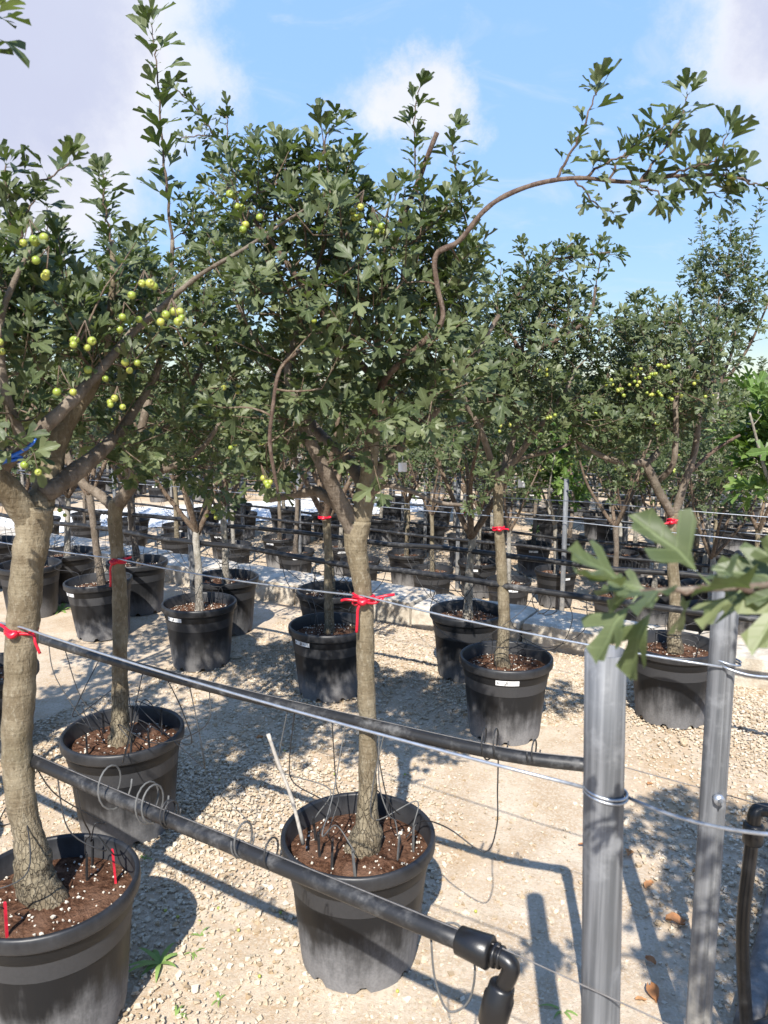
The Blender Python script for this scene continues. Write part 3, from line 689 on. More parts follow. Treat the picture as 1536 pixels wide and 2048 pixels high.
fr = lambda y, *r: [(P(px, py, y), n) for px, py, n in r]
near_tree('spreading hawthorn with red bow on its trunk and one long bare arching branch', T1, main_trunk, main_limbs, main_ells, 300, 11, ob_shoots, .058,
          fr(y1-.22, (728, 408, 6), (640, 625, 4), (523, 955, 4), (745, 440, 4), (500, 440, 4), (455, 395, 5)) + fr(y1-.2, (1468, 318, 3), (1445, 352, 3)) + fr(y1+.1, (850, 530, 4), (900, 525, 4), (660, 480, 2), (790, 640, 3)), 290)

y0 = T0[1]
t0_trunk = [(T0[0]+.01, y0, SOILZ-.03, .046)] + PR(y0, (72, 1765, 66), (66, 1720, 62), (60, 1680, 52), (42, 1600, 52), (34, 1500, 52), (38, 1400, 54), (45, 1260, 58), (54, 1150, 60), (66, 1060, 66), (72, 1010, 70))
t0_limbs = [
    PR(y0, (66, 1050, 56), (20, 985, 50, -.05), (-30, 930, 44, -.1), (-80, 820, 34, -.1), (-110, 650, 20, -.1), (-120, 480, 10, -.1)),
    PR(y0, (72, 1020, 54), (98, 960, 46, .05), (112, 895, 38, .08), (140, 835, 34, .1), (182, 772, 28, .12), (210, 690, 20, .12), (225, 580, 13, .1), (225, 480, 8, .1)),
    PR(y0, (88, 990, 40), (150, 945, 36, .08), (205, 900, 28, .14), (250, 850, 20, .2), (300, 770, 13, .25), (330, 690, 8, .28)),
    PR(y0, (-10, 940, 40, -.06), (48, 888, 30, -.09), (130, 815, 25, -.08), (200, 740, 20, -.02), (265, 665, 16, .04), (325, 612, 12, .06), (400, 550, 9, .04), (485, 500, 8, .0), (560, 450, 6, -.02), (620, 412, 4, -.02)),
    PR(y0, (48, 888, 22, -.12), (10, 780, 18, -.16), (0, 650, 14, -.18), (30, 560, 10, -.18), (60, 500, 7, -.18)),
]
t0_shoots = [
    (PL(y0-.1, (-40, 430), (20, 395), (80, 362), (140, 325)), .016, .064, .0035),
    (PL(y0-.12, (20, 470), (20, 420), (15, 370), (12, 330)), .015, .062, .003),
    (PL(y0-.12, (40, 480), (50, 430), (70, 400)), .013, .062, .003),
    (PL(y0-.55, (-60, 120), (-30, 70), (-14, 35)), .02, .06, .003),
    (PL(y0+.1, (225, 520), (215, 450), (208, 400), (206, 350)), .012, .056, .003),
]
t0_ells = [EL(y0, 30, 640, 170, 150, .32, -.02), EL(y0, 240, 660, 120, 130, .25, .12), EL(y0, 20, 860, 110, 60, .2, -.12), EL(y0, 250, 860, 110, 70, .18, .2), EL(y0, -140, 620, 120, 250, .35)]
near_tree('thick trunked hawthorn with a blue tie on its limb', T0, t0_trunk, t0_limbs, t0_ells, 215, 12, t0_shoots, .060,
          fr(y0-.28, (345, 628, 6), (172, 672, 5), (4, 678, 4), (120, 762, 2), (100, 525, 3), (290, 572, 4), (60, 470, 4), (70, 935, 2)) + fr(y0-.1, (265, 720, 3), (200, 735, 2), (250, 632, 3), (236, 800, 4)), 290)

y2 = T2[1]
t2_trunk = [(T2[0], y2, SOILZ-.03, .040)] + PR(y2, (243, 1485, 50), (241, 1450, 36), (240, 1400, 32), (240, 1320, 29), (240, 1200, 29), (234, 1100, 26), (230, 1040, 28), (234, 1000, 32))
t2_limbs = [
    PR(y2, (234, 1010, 28), (265, 965, 26, -.04), (272, 910, 20, -.06), (290, 830, 16, -.06), (320, 720, 12, -.04), (340, 600, 10), (345, 480, 8)),
    PR(y2, (232, 1015, 26), (200, 990, 20, .05), (160, 960, 16, .08), (130, 890, 12, .1), (130, 780, 8, .1)),
    PR(y2, (262, 960, 18), (330, 940, 14, -.06), (400, 900, 11, -.1), (450, 830, 8, -.12)),
    PR(y2, (270, 930, 14), (320, 870, 12, .1), (390, 760, 10, .15), (430, 640, 7, .15)),
]
t2_shoots = [
    (PL(y2, (348, 500), (338, 420), (328, 330), (322, 240), (316, 160), (310, 100), (303, 48)), .024, .100, .0055),
    (PL(y2, (225, 600), (215, 500), (210, 430), (206, 345)), .013, .060, .003),
    (PL(y2+.1, (100, 560), (95, 500), (95, 440), (92, 405)), .012, .034, .002),
]
t2_ells = [EL(y2, 330, 640, 150, 140, .36), EL(y2, 180, 680, 110, 140, .3, .1), EL(y2, 420, 780, 100, 120, .3), EL(y2, 330, 900, 130, 70, .25), EL(y2, 430, 960, 75, 55, .18, -.1), EL(y2, 420, 520, 80, 90, .25, .1)]
near_tree('slim hawthorn with red tied trunk and one tall bolt upright leafy shoot', T2, t2_trunk, t2_limbs, t2_ells, 270, 13, t2_shoots, .056,
          fr(y2-.25, (428, 1018, 6), (465, 885, 3), (345, 620, 3), (240, 840, 5), (460, 770, 3), (120, 1022, 2)), 250)

y4 = R4[0][1]
t4_trunk = [(R4[0][0], y4, SOILZ-.03, .040)] + PR(y4, (1003, 1318, 32), (1006, 1290, 26), (1008, 1220, 24), (1002, 1120, 22), (997, 1040, 21), (996, 960, 22))
t4_limbs = [
    PR(y4, (996, 975, 20), (1015, 915, 16), (1030, 860, 13, .05), (1040, 780, 11, .08), (1045, 680, 8, .08)),
    PR(y4, (996, 965, 17), (965, 870, 13, -.1), (930, 800, 11, -.15), (905, 720, 8, -.18)),
    PR(y4, (1000, 955, 16), (1060, 880, 13, -.08), (1120, 800, 11, -.1), (1150, 740, 8, -.1)),
    PR(y4, (998, 940, 12), (1050, 915, 9, .1), (1110, 900, 8, .15), (1150, 880, 6, .15)),
    PR(y4, (1040, 780, 9), (1030, 720, 9, -.1), (1090, 690, 9, -.15), (1140, 665, 8, -.15), (1180, 630, 7, -.15), (1192, 570, 5, -.15)),
    PR(y4, (1040, 700, 9), (1010, 640, 8, .05), (1050, 570, 7), (1100, 525, 6), (1160, 512, 5), (1220, 505, 4)),
]
t4_shoots = [
    (PL(y4, (1010, 640), (1050, 570), (1100, 522), (1160, 510), (1230, 508)), .010, .070, .003), (PL(y4, (1060, 560), (1050, 520), (1042, 495)), .012, .062, .003),
    (PL(y4-.15, (1185, 620), (1192, 570), (1200, 520), (1205, 490)), .016, .066, .003), (PL(y4, (1120, 520), (1140, 490), (1150, 485)), .012, .06, .003),
    (PL(y4, (1000, 640), (985, 590), (975, 560)), .014, .06, .003),
]
t4_ells = [EL(y4, 1040, 730, 130, 120, .42), EL(y4, 1060, 610, 100, 80, .3), EL(y4, 960, 820, 90, 100, .3, -.1), EL(y4, 1120, 830, 90, 80, .3), EL(y4, 960, 960, 40, 50, .15, -.1), EL(y4, 1160, 690, 60, 80, .25)]
near_tree('upright hawthorn with a greenish trunk crack above its red tie', R4[0], t4_trunk, t4_limbs, t4_ells, 250, 14, t4_shoots, .060, fr(y4-.3, (870, 860, 3), (940, 700, 3), (1010, 850, 3), (1100, 830, 4), (1080, 740, 3)), 200)

y5 = R5[0][1]
t5_trunk = [(R5[0][0], y5, SOILZ-.03, .040)] + PR(y5, (1350, 1298, 32), (1348, 1270, 26), (1350, 1200, 24), (1345, 1120, 21), (1345, 1060, 20), (1348, 1025, 22))
t5_limbs = [
    PR(y5, (1348, 1035, 18), (1318, 985, 18, -.03), (1300, 945, 18, -.05), (1285, 925, 16, -.05), (1240, 925, 13, -.1), (1180, 900, 10, -.12), (1140, 870, 7, -.12)),
    PR(y5, (1348, 1030, 17), (1365, 980, 15), (1378, 940, 14), (1390, 900, 13), (1400, 830, 10), (1420, 740, 7)),
    PR(y5, (1312, 965, 13), (1345, 930, 12, -.08), (1352, 860, 12, -.1), (1352, 800, 10, -.1), (1375, 740, 8, -.1), (1390, 680, 6, -.1)),
    PR(y5, (1290, 930, 13), (1320, 890, 12, .1), (1290, 800, 9, .15), (1260, 700, 6, .15)),
    PR(y5, (1378, 945, 9), (1430, 900, 7, .05), (1480, 870, 5, .05)),
]
t5_ells = [EL(y5, 1310, 770, 115, 130, .42), EL(y5, 1270, 680, 70, 70, .25), EL(y5, 1230, 850, 90, 85, .3), EL(y5, 1400, 770, 70, 110, .3), EL(y5, 1370, 690, 60, 60, .2)]
near_tree('low forked hawthorn heavy with yellow green fruit beside the kerb', R5[0], t5_trunk, t5_limbs, t5_ells, 280, 15,
          [(PL(y5, (1275, 680), (1272, 630), (1268, 600)), .012, .055, .003), (PL(y5, (1350, 700), (1340, 660), (1345, 640)), .014, .055, .003), (PL(y5+.0, (1345, 1030), (1320, 960), (1312, 1010), (1296, 1050)), .05, .05, .003)], .054,
          fr(y5-.33, (1300, 745, 6), (1340, 755, 5), (1240, 780, 6), (1310, 782, 7), (1352, 790, 5), (1275, 765, 4), (1390, 755, 4), (1180, 800, 4), (1200, 815, 4), (1305, 835, 5), (1270, 740, 4), (1330, 730, 5), (1420, 790, 3), (1215, 760, 4)), 200)

# the tree that shades the posts: mostly beside the viewer, one low branch reaches in front of the posts
yr = .60
tr_trunk = [(TR[0], TR[1], SOILZ-.03, .045), (TR[0]-.02, TR[1], .42, .034), (TR[0]-.01, TR[1]+.01, .8, .028), (TR[0]+.02, TR[1]+.02, 1.15, .030)]
cR = np.array([TR[0]-.02, TR[1]+.05, 0])
tr_limbs = [[(1.10, .54, 1.12, .024), (.95, .58, 1.30, .016), (.80, .62, 1.42, .011), (.62, .62, 1.475, .007), (.45, .615, 1.493, .0045), (.345, .61, 1.494, .0035), (.205, .60, 1.490, .0022)],
            [(1.10, .54, 1.12, .024), (1.2, .7, 1.4, .016), (1.25, .85, 1.7, .010), (1.25, .95, 1.95, .006)], [(1.10, .54, 1.12, .024), (1.0, .3, 1.45, .016), (.95, .2, 1.8, .010), (.9, .15, 2.1, .006)],
            [(1.10, .54, 1.12, .022), (1.08, .5, 1.5, .016), (1.05, .45, 1.9, .010), (1.05, .45, 2.2, .006)]]
tr_ells = [(np.array([1.12, .5, 1.75]), (.42, .42, .38)), (np.array([.92, .1, 1.75]), (.36, .35, .3)), (np.array([1.35, .75, 1.6]), (.32, .35, .3)), (np.array([.80, .30, 1.60]), (.26, .25, .2)), (np.array([.90, .80, 1.78]), (.28, .32, .30)), (np.array([1.10, .98, 1.55]), (.30, .30, .25)), (np.array([.98, .55, 2.1]), (.3, .3, .2))]
near_tree('hawthorn whose low branch reaches across in front of the steel posts', TR, tr_trunk, tr_limbs, tr_ells, 300, 16,
          [([np.array(q) for q in ((.345, .61, 1.494), (.29, .605, 1.493), (.245, .60, 1.491), (.205, .60, 1.490))], .019, .070, .0028),
           ([np.array(q) for q in ((.50, .615, 1.49), (.45, .615, 1.493), (.40, .612, 1.494), (.345, .61, 1.494))], .021, .070, .004)], .066, (), 120, lkind='leaf_grey', lmat=M_LEAF_GREY)

# ------------------------------------------------------------------ young trees that stand in rows: a few built, many copied
def variant(seed, n_sh=150, h_fork=.95, cz=1.55, rx=.42, rz=.42, fruits=8, leaf=.058, tpl=LTS, lm=M_LEAF_FAR, bark=M_BARK_PALE, lean=.05, tall=3, nleaf=(5, 9)):
    rs = RS(seed); dx, dy = rs.uniform(-lean, lean, 2)
    tr = np.array([(0, 0, SOILZ-.03, .038), (.0, 0, .40, .027), (dx*.4, dy*.4, .6, .024), (dx*.8+.01, dy*.8, .8, .022), (dx, dy, h_fork, .024)])
    out = {'trunk': trunk_mesh(tr, (0, 0, 0), bark, 10, rs, .07)}
    lim = MB(); nodes = [tr[-1, :3]]; n_l = rs.randint(4, 6); a0 = rs.uniform(0, 6.28)
    for k in range(n_l):
        a = a0 + k*6.28/n_l + rs.uniform(-.3, .3); q = rs.uniform(.16, .26); e = rs.uniform(.25, .40)
        pts = np.array([(*tr[-1, :3]-UP*.03, .018), (dx+q*.45*math.cos(a), dy+q*.45*math.sin(a), h_fork+.13, .015), (dx+q*math.cos(a), dy+q*math.sin(a), h_fork+.36, .011), (dx+(q+e*.4)*math.cos(a+.2), dy+(q+e*.4)*math.sin(a+.2), h_fork+.72, .006)])
        s = smooth_path(pts, 5); lim.tube(s[:, :3], s[:, 3], 7); nodes += list(s[4:, :3])
    c = np.array([dx, dy, cz]); ells = [(c, (rx, rx, rz))] + [(c + np.array([rx*.55*math.cos(a), rx*.55*math.sin(a), rs.uniform(-.2, .32)*rz*2]), (rx*.5, rx*.5, rz*.5)) for a in rs.uniform(0, 6.28, 4)]
    L = Leaves(); jn = []; st = MB()
    for q in grow(nodes, ell_targets(ells, n_sh, rs), rs, c):
        ln = np.linalg.norm(q[-1]-q[0]); lim.tube(q, np.linspace(.0018+.012*min(ln, .4), .0018, len(q)), 4, False)
        ax = nrm(nrm(q[-1]-q[-2])*.5 + UP*.5 + nrm(q[-1]-c)*.4 + rs.uniform(-.35, .35, 3)); l2 = rs.uniform(.06, .14)
        shoot(L, np.array([q[-2]*.4+q[-1]*.6, q[-1], q[-1]+ax*l2]), l2/rs.randint(*nleaf)*1.7, leaf, rs, 0, (.75, 1.35), 3)
    for k in range(tall):
        a = rs.uniform(0, 6.28); b0 = c + np.array([rx*.4*math.cos(a), rx*.4*math.sin(a), rz*.5]); h = rs.uniform(.3, .65); q = smooth_path([b0, b0+np.array([.03*math.cos(a), .03*math.sin(a), h*.5]), b0+np.array([.08*math.cos(a), .08*math.sin(a), h])], 4)
        lim.tube(q, np.linspace(.004, .0014, len(q)), 5); shoot(L, q, .016, leaf, rs, 0, (.7, 1.3), 3)
    p, R = L.arrays(); out['branches'] = lim.mesh('branches', M_TWIG if lm is not M_FIG else M_BARK_PALE); out['crown'] = leaf_mesh('crown', p, R, tpl, lm, rs)
    if fruits:
        for k in range(fruits):
            a, e = rs.uniform(0, 6.28), rs.uniform(-.6, .8); fruit_cluster(None, np.zeros(3), c+np.array([rx*.95*math.cos(a)*math.cos(e), rx*.95*math.sin(a)*math.cos(e), rz*.95*math.sin(e)]), rs.randint(2, 6), rs, st, .025, jn)
        fb = MB()
        for Mx in jn:
            V = [Mx @ Vector(v) for v in ((.0105, 0, 0), (-.0105, 0, 0), (0, .0105, 0), (0, -.0105, 0), (0, 0, .0105), (0, 0, -.0105), (.006, .006, .006), (-.006, .006, .006), (.006, -.006, .006), (-.006, -.006, .006), (.006, .006, -.006), (-.006, .006, -.006), (.006, -.006, -.006), (-.006, -.006, -.006))]
            c6 = lambda a, b_, c_: {(1, 1, 1): 6, (-1, 1, 1): 7, (1, -1, 1): 8, (-1, -1, 1): 9, (1, 1, -1): 10, (-1, 1, -1): 11, (1, -1, -1): 12, (-1, -1, -1): 13}[(a, b_, c_)]
            fs = []
            for sx in (1, -1):
                fs += [(0 if sx > 0 else 1, c6(sx, 1, 1), c6(sx, -1, 1)), (0 if sx > 0 else 1, c6(sx, -1, 1), c6(sx, -1, -1)), (0 if sx > 0 else 1, c6(sx, -1, -1), c6(sx, 1, -1)), (0 if sx > 0 else 1, c6(sx, 1, -1), c6(sx, 1, 1))]
                fs += [(2 if sx > 0 else 3, c6(1, sx, 1), c6(-1, sx, 1)), (2 if sx > 0 else 3, c6(-1, sx, 1), c6(-1, sx, -1)), (2 if sx > 0 else 3, c6(-1, sx, -1), c6(1, sx, -1)), (2 if sx > 0 else 3, c6(1, sx, -1), c6(1, sx, 1))]
                fs += [(4 if sx > 0 else 5, c6(1, 1, sx), c6(-1, 1, sx)), (4 if sx > 0 else 5, c6(-1, 1, sx), c6(-1, -1, sx)), (4 if sx > 0 else 5, c6(-1, -1, sx), c6(1, -1, sx)), (4 if sx > 0 else 5, c6(1, -1, sx), c6(1, 1, sx))]
            fb.add([tuple(v) for v in V], fs)
        out['fruit'] = fb.mesh('fruit', M_FRUIT)
    return out
VAR = [variant(101, 135, .92, 1.55), variant(102, 120, 1.0, 1.62, .38, .46, bark=M_BARK), variant(103, 140, .85, 1.48, .46, .38), variant(104, 125, .98, 1.66, .40, .5, 10, bark=M_BARK_G)]
VFAR = [variant(111, 95, 1.0, 1.60, .42, .44, 5, .075, nleaf=(5, 7)), variant(112, 90, .95, 1.52, .44, .40, 4, .075, nleaf=(5, 7)), variant(113, 95, 1.02, 1.68, .40, .5, 5, .075, nleaf=(5, 7))]
VFIG = [variant(121, 70, .80, 1.35, .42, .45, 0, .13, LTF, M_FIG, M_BARK_PALE, .05, 2, (4, 6)), variant(122, 60, .9, 1.45, .40, .42, 0, .13, LTF, M_FIG, M_BARK_PALE, .05, 2, (4, 6))]
def row_tree(v, pos, label, rz, grp=None, s=1.0, name='hawthorn_tree'):
    t_ = thing(name, label, 'tree', tuple(pos), rz, grp); t_.scale = (s, s, s)
    t_.location.z = pos[2] + SOILZ*(1-s)
    for k in ('trunk', 'branches', 'crown', 'fruit'):
        if k in v:
            o_ = ob(k, v[k], t_)
            if k != 'trunk': o_['kind'] = 'stuff'
    return t_
lab4 = ['young hawthorn with fissured bark and a red tie, just behind the red bow tied trunk', 'leaning young hawthorn in the second labelled pot from the red bow', 'hawthorn in the tilted labelled pot behind the slim red tied trunk', 'hawthorn in the pot with the leaning cane', 'hawthorn at the far end of the upper terrace path row']
for k, q in enumerate(R4[1:]): row_tree(VAR[(k+1) % 4], q, lab4[k], 1.1+k*2.3, None, (.98, .95, 1.0, .95, 1)[k])
lab5 = ['dark trunked hawthorn in the pot tucked behind the fully labelled pot', 'hawthorn in the banded pot by the kerb behind the red bow tied trunk']
for k, q in enumerate(R5[1:]): row_tree(VAR[(k*3+2) % 4], q, lab5[k] if k < 2 else f'hawthorn close to the stone kerb, {("fourth", "fifth", "sixth", "seventh")[k-2]} along from the slotted post', .4+k*1.9, None if k < 2 else 'hawthorns along the kerb', (1.0, 1, .95, 1.05, 1, 1)[k])
row_tree(VAR[0], T3, 'hawthorn standing behind the blue tied tree', 2.2, None, 1.05)
row_tree(VAR[3], Rr(2.62, 1.05), 'hawthorn next along the low pipe beyond the blue tied tree', .7, None, 1.05); pot(Rr(2.62, 1.05), 'black pot next along the low pipe beyond the blue tied tree', 33)

# rows on the lower terrace
ORD = 'first second third fourth fifth sixth seventh eighth ninth tenth eleventh twelfth thirteenth fourteenth'.split()
LOWROWS = [7.05, 7.68, 8.95, 9.55, 11.0, 11.6, 13.1, 13.7, 15.2, 15.8, 17.4, 18.0, 19.8, 20.4]
def visible(q, pad=.5): d = q[1]*math.cos(PITCH)+.3; return abs(q[0]) < .5*d + pad
rs = RS(77); cnt = 0; row_ext = {}
for ri, p in enumerate(LOWROWS):
    st_ = .93 if p < 14 else 1.05; t_off = rs.uniform(0, st_); near_r = p < 10
    for k in range(-40, 41):
        q = Rr(t_off+k*st_+rs.uniform(-.08, .08), p+rs.uniform(-.05, .05), LOW)
        if q[1] < 2 or not visible(q, .6) or on_track(q): continue
        row_ext.setdefault(p, []).append(t_off+k*st_)
        nmr = ('first', 'second')[ri % 2]
        if rs.rand() < .05: 
            if not near_r: continue
        if near_r:
            pot(q, f'black pot in the {ORD[ri]} row below the stone kerb', 40+cnt, f'pots in the {ORD[ri]} row below the kerb', False, FRONT-rs.uniform(-.3, .6) if rs.rand() < .35 else None)
        else:
            t_ = thing('planter_pot', f'black pot in the {ORD[ri]} row below the stone kerb', 'plant pot', tuple(q), rs.uniform(0, 6.28), f'pots in the {ORD[ri]} row below the kerb'); ob('body', POT_BODY, t_); ob('rim', POT_RIM, t_); ob('soil', SOIL[cnt % 3], t_)
            if rs.rand() < .3: ob('label_strip', strip_mesh(FRONT-.3-t_.rotation_euler.z, FRONT+.2-t_.rotation_euler.z, .311, .335, .2075, .211, M_WHITE, 'label_strip', 4), t_)
        cnt += 1; u = rs.rand()
        fig = u < .10 and q[0] > -1.5
        if fig: row_tree(VFIG[cnt % 2], q, f'bright green big leaved fig tree in the {ORD[ri]} row below the stone kerb', rs.uniform(0, 6.28), f'fig trees in the {ORD[ri]} row below the kerb', rs.uniform(.95, 1.15), 'fig_tree')
        elif near_r: row_tree(VAR[cnt % 4], q, f'young hawthorn in the {ORD[ri]} row below the stone kerb', rs.uniform(0, 6.28), f'hawthorns in the {ORD[ri]} row below the kerb', rs.uniform(.95, 1.2))
        else: row_tree(VFAR[cnt % 3], q, f'young hawthorn in the {ORD[ri]} row below the stone kerb', rs.uniform(0, 6.28), f'hawthorns in the {ORD[ri]} row below the kerb', rs.uniform(.95, 1.2))
# the fig at the right end and the tall loose hawthorn behind it
fq = P(1560, 1170, 4.9); fq[2] = 0
row_tree(VFIG[0], np.array([2.50, 4.62, 0]), 'bright green fig tree with big lobed leaves by the end of the kerb', .6, None, 1.0, 'fig_tree'); pot(np.array([2.50, 4.62, 0]), 'black pot under the fig tree by the end of the kerb', 21)
tq = np.array([3.12, 7.3, LOW]); VT = variant(131, 190, 2.05, 2.75, .40, .48, 8, .066, tall=5)
row_tree(VT, tq, 'tall loose hawthorn rising above its neighbours behind the fruit laden one', 0, None, 1.12); pot(tq, 'black pot of the tall loose hawthorn behind the kerb', 22, perl=False)

# ------------------------------------------------------------------ drip irrigation, wires, posts
STAKE = MB().box((0, 0, .02), (.0035, .0022, .055)).box((0, 0, .075), (.0022, .0022, .006)).mesh('stake', M_DRIP, False)
STAKE_G = STAKE.copy(); STAKE_G.materials[0] = M_DRIPG
STAKE_R = MB().box((0, 0, .03), (.0042, .0030, .060)).mesh('stake', M_STAKE_RED, False)
def drip(parent, org, a, b_, rs, side=.12, sag=.1, r=.0019, mt=M_DRIP, stake=STAKE):
    a, b_ = np.array(a), np.array(b_); top = b_ + UP*.075; w = rs.uniform(-1, 1, 2)*side
    m1 = a + np.array([w[0]*.5, w[1]*.5, -.10-rs.rand()*sag]); m2 = (a+top)/2 + np.array([w[0], w[1], -.05-rs.rand()*sag])
    m3 = top + np.array([w[1]*.4, -w[0]*.4, .04+.05*rs.rand()])
    q = smooth_path([a, m1, m2, m3, top], 7)
    d = ob('drip_tube', MB().tube(q-org, r, 5).mesh('drip_tube', mt), parent)
    s = ob('stake', stake, d, tuple(b_-org), (rs.uniform(-.15, .15), rs.uniform(-.15, .15), rs.uniform(0, 3)))
def coil(parent, org, c, axis, R, turns, pitch, rs, mt=M_DRIP, r=.0022):
    axis = nrm(np.array(axis)); a = nrm(np.cross(axis, UP)); bb = np.cross(axis, a); q = []
    for k in range(int(turns*18)+1):
        f = k/18*2*math.pi; rr = R*(1+.12*math.sin(f*.7+c[0]*9)); q.append(np.array(c)-org + axis*pitch*k/18 + a*rr*math.cos(f)*.8 + bb*(rr*math.sin(f) - R*.55))
    ob('tube_loop', MB().tube(q, r, 5).mesh('tube_loop', mt), parent)
def soil_pt(base, ang, rad): return np.array([base[0]+rad*math.cos(ang), base[1]+rad*math.sin(ang), base[2]+.335])

# pipe of the front row with its coupling, elbow and drop leg
rs = RS(501)
p1 = smooth_path([(.165, 1.150, .730), (-.25, 1.42, .722), (-.62, 1.665, .712), (-1.03, 1.93, .715), (-1.8, 2.43, .72), (-3.0, 3.21, .72)], 6)
o1 = p1[0].copy(); o1[2] = 0
pipe1 = thing('irrigation_pipe', 'dusty black pipe crossing in front of the main pot and ending in an elbow', 'pipe', tuple(o1))
ob('tube', MB().tube(p1-o1, .0165, 14).mesh('tube', M_PIPE), pipe1)
dx1 = nrm(p1[0]-p1[3]); c0 = p1[0]-o1
def ringed(pts, rad, seg=20): return MB().tube(pts, rad, seg)
cp = [c0-dx1*.045, c0-dx1*.045, c0-dx1*.035, c0+dx1*.018, c0+dx1*.018]
ob('coupling', ringed([c0-dx1*.047, c0-dx1*.044, c0-dx1*.02, c0+dx1*.012, c0+dx1*.016], [.019, .0235, .025, .0275, .022]).mesh('coupling', M_FIT), pipe1)
down = nrm(np.array([-.10, .02, -.5])); e0 = c0+dx1*.016; e1 = e0+dx1*.030
elb = smooth_path([e0, e0+dx1*.018, e1+dx1*.006+down*.008, e1+dx1*.006+down*.030, e1+down*.060], 5)
ob('elbow', MB().tube(elb, .0145, 14).tube([e0+dx1*.004, e0+dx1*.009], .0205, 16).tube([e0+dx1*.014, e0+dx1*.018], .0185, 16).mesh('elbow', M_FIT), pipe1)
u0 = e1+down*.045
ob('union', ringed([u0, u0+down*.004, u0+down*.022, u0+down*.026, u0+down*.075, u0+down*.085], [.017, .0215, .0225, .0255, .0245, .019]).mesh('union', M_FIT), pipe1)
leg_end = np.array([u0[0]-.13, u0[1]+.04, -.02])
ob('drop_leg', MB().tube(smooth_path([u0+down*.07, u0+down*.2, leg_end], 5), .0165, 12).mesh('drop_leg', M_PIPE), pipe1)
at1 = lambda px: p1[np.argmin([abs((q[0]/(q[1]*math.cos(PITCH)+(CAMH-q[2])*math.sin(PITCH)))*F+CX-px) for q in p1])]
pl1 = np.array([p1[i]+(p1[i+1]-p1[i])*f for i in range(len(p1)-1) for f in (0, .25, .5, .75)])
def on(pl, px): return pl[np.argmin([abs((q[0]/(q[1]*math.cos(PITCH)+(CAMH-q[2])*math.sin(PITCH)))*F+CX-px) for q in pl])]
for px, (ang, rad), mt, stk in ((40, (2.6, .14), M_DRIP, STAKE), (60, (1.2, .15), M_DRIP, STAKE), (110, (.5, .16), M_DRIP, STAKE_R), (20, (-1.9, .15), M_DRIP, STAKE_R), (150, (.9, .10), M_DRIP, STAKE)):
    drip(pipe1, o1, on(pl1, px), soil_pt(T0, ang, rad), rs, .10, .06, mt=mt, stake=stk)
for px, R, n, pt_ in ((310, .045, 2.2, .012), (340, .030, 2.4, .006), (490, .036, 1.6, .010), (555, .030, 1.3, .012), (240, .05, 1.2, .03)): coil(pipe1, o1, on(pl1, px), U, R, n, pt_, rs, M_DRIPG if R > .032 else M_DRIP)
lp = on(pl1, 860); q = smooth_path([lp, lp+np.array([.05, -.01, .012]), lp+np.array([.078, -.02, -.05]), lp+np.array([.070, -.02, -.125]), lp+np.array([.035, -.01, -.155]), lp+np.array([.012, 0, -.10]), lp+np.array([.005, .01, -.03])], 6)
ob('tube_loop', MB().tube(q-o1, .0021, 5).mesh('tube_loop', M_DRIPG), pipe1)
wt = thing('support_wire', 'thin dull wire laid along the top of the front pipe', 'wire', tuple(o1))
q = p1[::-1]+UP*.019; q = np.vstack([q, p1[0]+UP*.018-U*.2+UP*-.012, p1[0]-U*.75-UP*.03]); ob('strand', MB().tube(q-o1, .0013, 5).mesh('strand', M_CABLE2), wt)

# pipe of the second row
p2 = smooth_path([(.505, 1.735, .755), (.30, 1.815, .745), (-.03, 2.005, .735), (-.55, 2.31, .725), (-1.0, 2.60, .72), (-1.53, 2.95, .72), (-2.4, 3.49, .72), (-3.4, 4.1, .72)], 6)
o2 = p2[0].copy(); o2[2] = 0
pipe2 = thing('irrigation_pipe', 'black pipe crossing the red bow tied trunk and ending behind the round post', 'pipe', tuple(o2))
ob('tube', MB().tube(p2-o2, .0165, 14).mesh('tube', M_PIPE), pipe2)
d2 = nrm(p2[0]-p2[3]); c0 = p2[0]-o2
ob('elbow', MB().tube(smooth_path([c0-d2*.01, c0+d2*.02, c0+d2*.028-UP*.012, c0+d2*.03-UP*.06], 5), .019, 14).mesh('elbow', M_FIT), pipe2)
ob('drop_leg', MB().tube(smooth_path([c0+d2*.03-UP*.05, c0+d2*.035-UP*.4, c0+d2*.03-UP*.78], 4), .0165, 12).mesh('drop_leg', M_PIPE), pipe2)
pl2 = np.array([p2[i]+(p2[i+1]-p2[i])*f for i in range(len(p2)-1) for f in (0, .25, .5, .75)])
for px, (ang, rad), mt, stk in ((575, (2.9, .13), M_DRIPG, STAKE), (660, (-2.2, .12), M_DRIP, STAKE), (745, (1.3, .17), M_DRIP, STAKE), (760, (-.5, .13), M_DRIPG, STAKE_G), (775, (-.1, .16), M_DRIPG, STAKE_G), (690, (-1.6, .14), M_DRIPG, STAKE_G), (590, (-2.7, .12), M_DRIP, STAKE)):
    drip(pipe2, o2, on(pl2, px), soil_pt(T1, ang, rad), rs, .13, .10, mt=mt, stake=stk)
for px, (ang, rad) in ((95, (2.5, .13)), (130, (-2.4, .14)), (200, (1.7, .15)), (290, (.5, .14)), (330, (-.6, .15)), (380, (.9, .16)), (420, (-1.1, .15))):
    drip(pipe2, o2, on(pl2, px), soil_pt(T2, ang, rad), rs, .2, .12)
coil(pipe2, o2, on(pl2, 1010), U, .040, 2.3, .03, rs); coil(pipe2, o2, on(pl2, 1070), U, .030, 1.6, .012, rs)
s0 = on(pl2, 1000); q = smooth_path([s0, s0+np.array([0, .0, -.10]), s0+np.array([.0, .0, -.20]), s0+np.array([-.03, .0, -.27]), s0+np.array([-.12, .06, -.24]), soil_pt(T1, .2, .19)+UP*.06, soil_pt(T1, .1, .14)+UP*.02], 6)
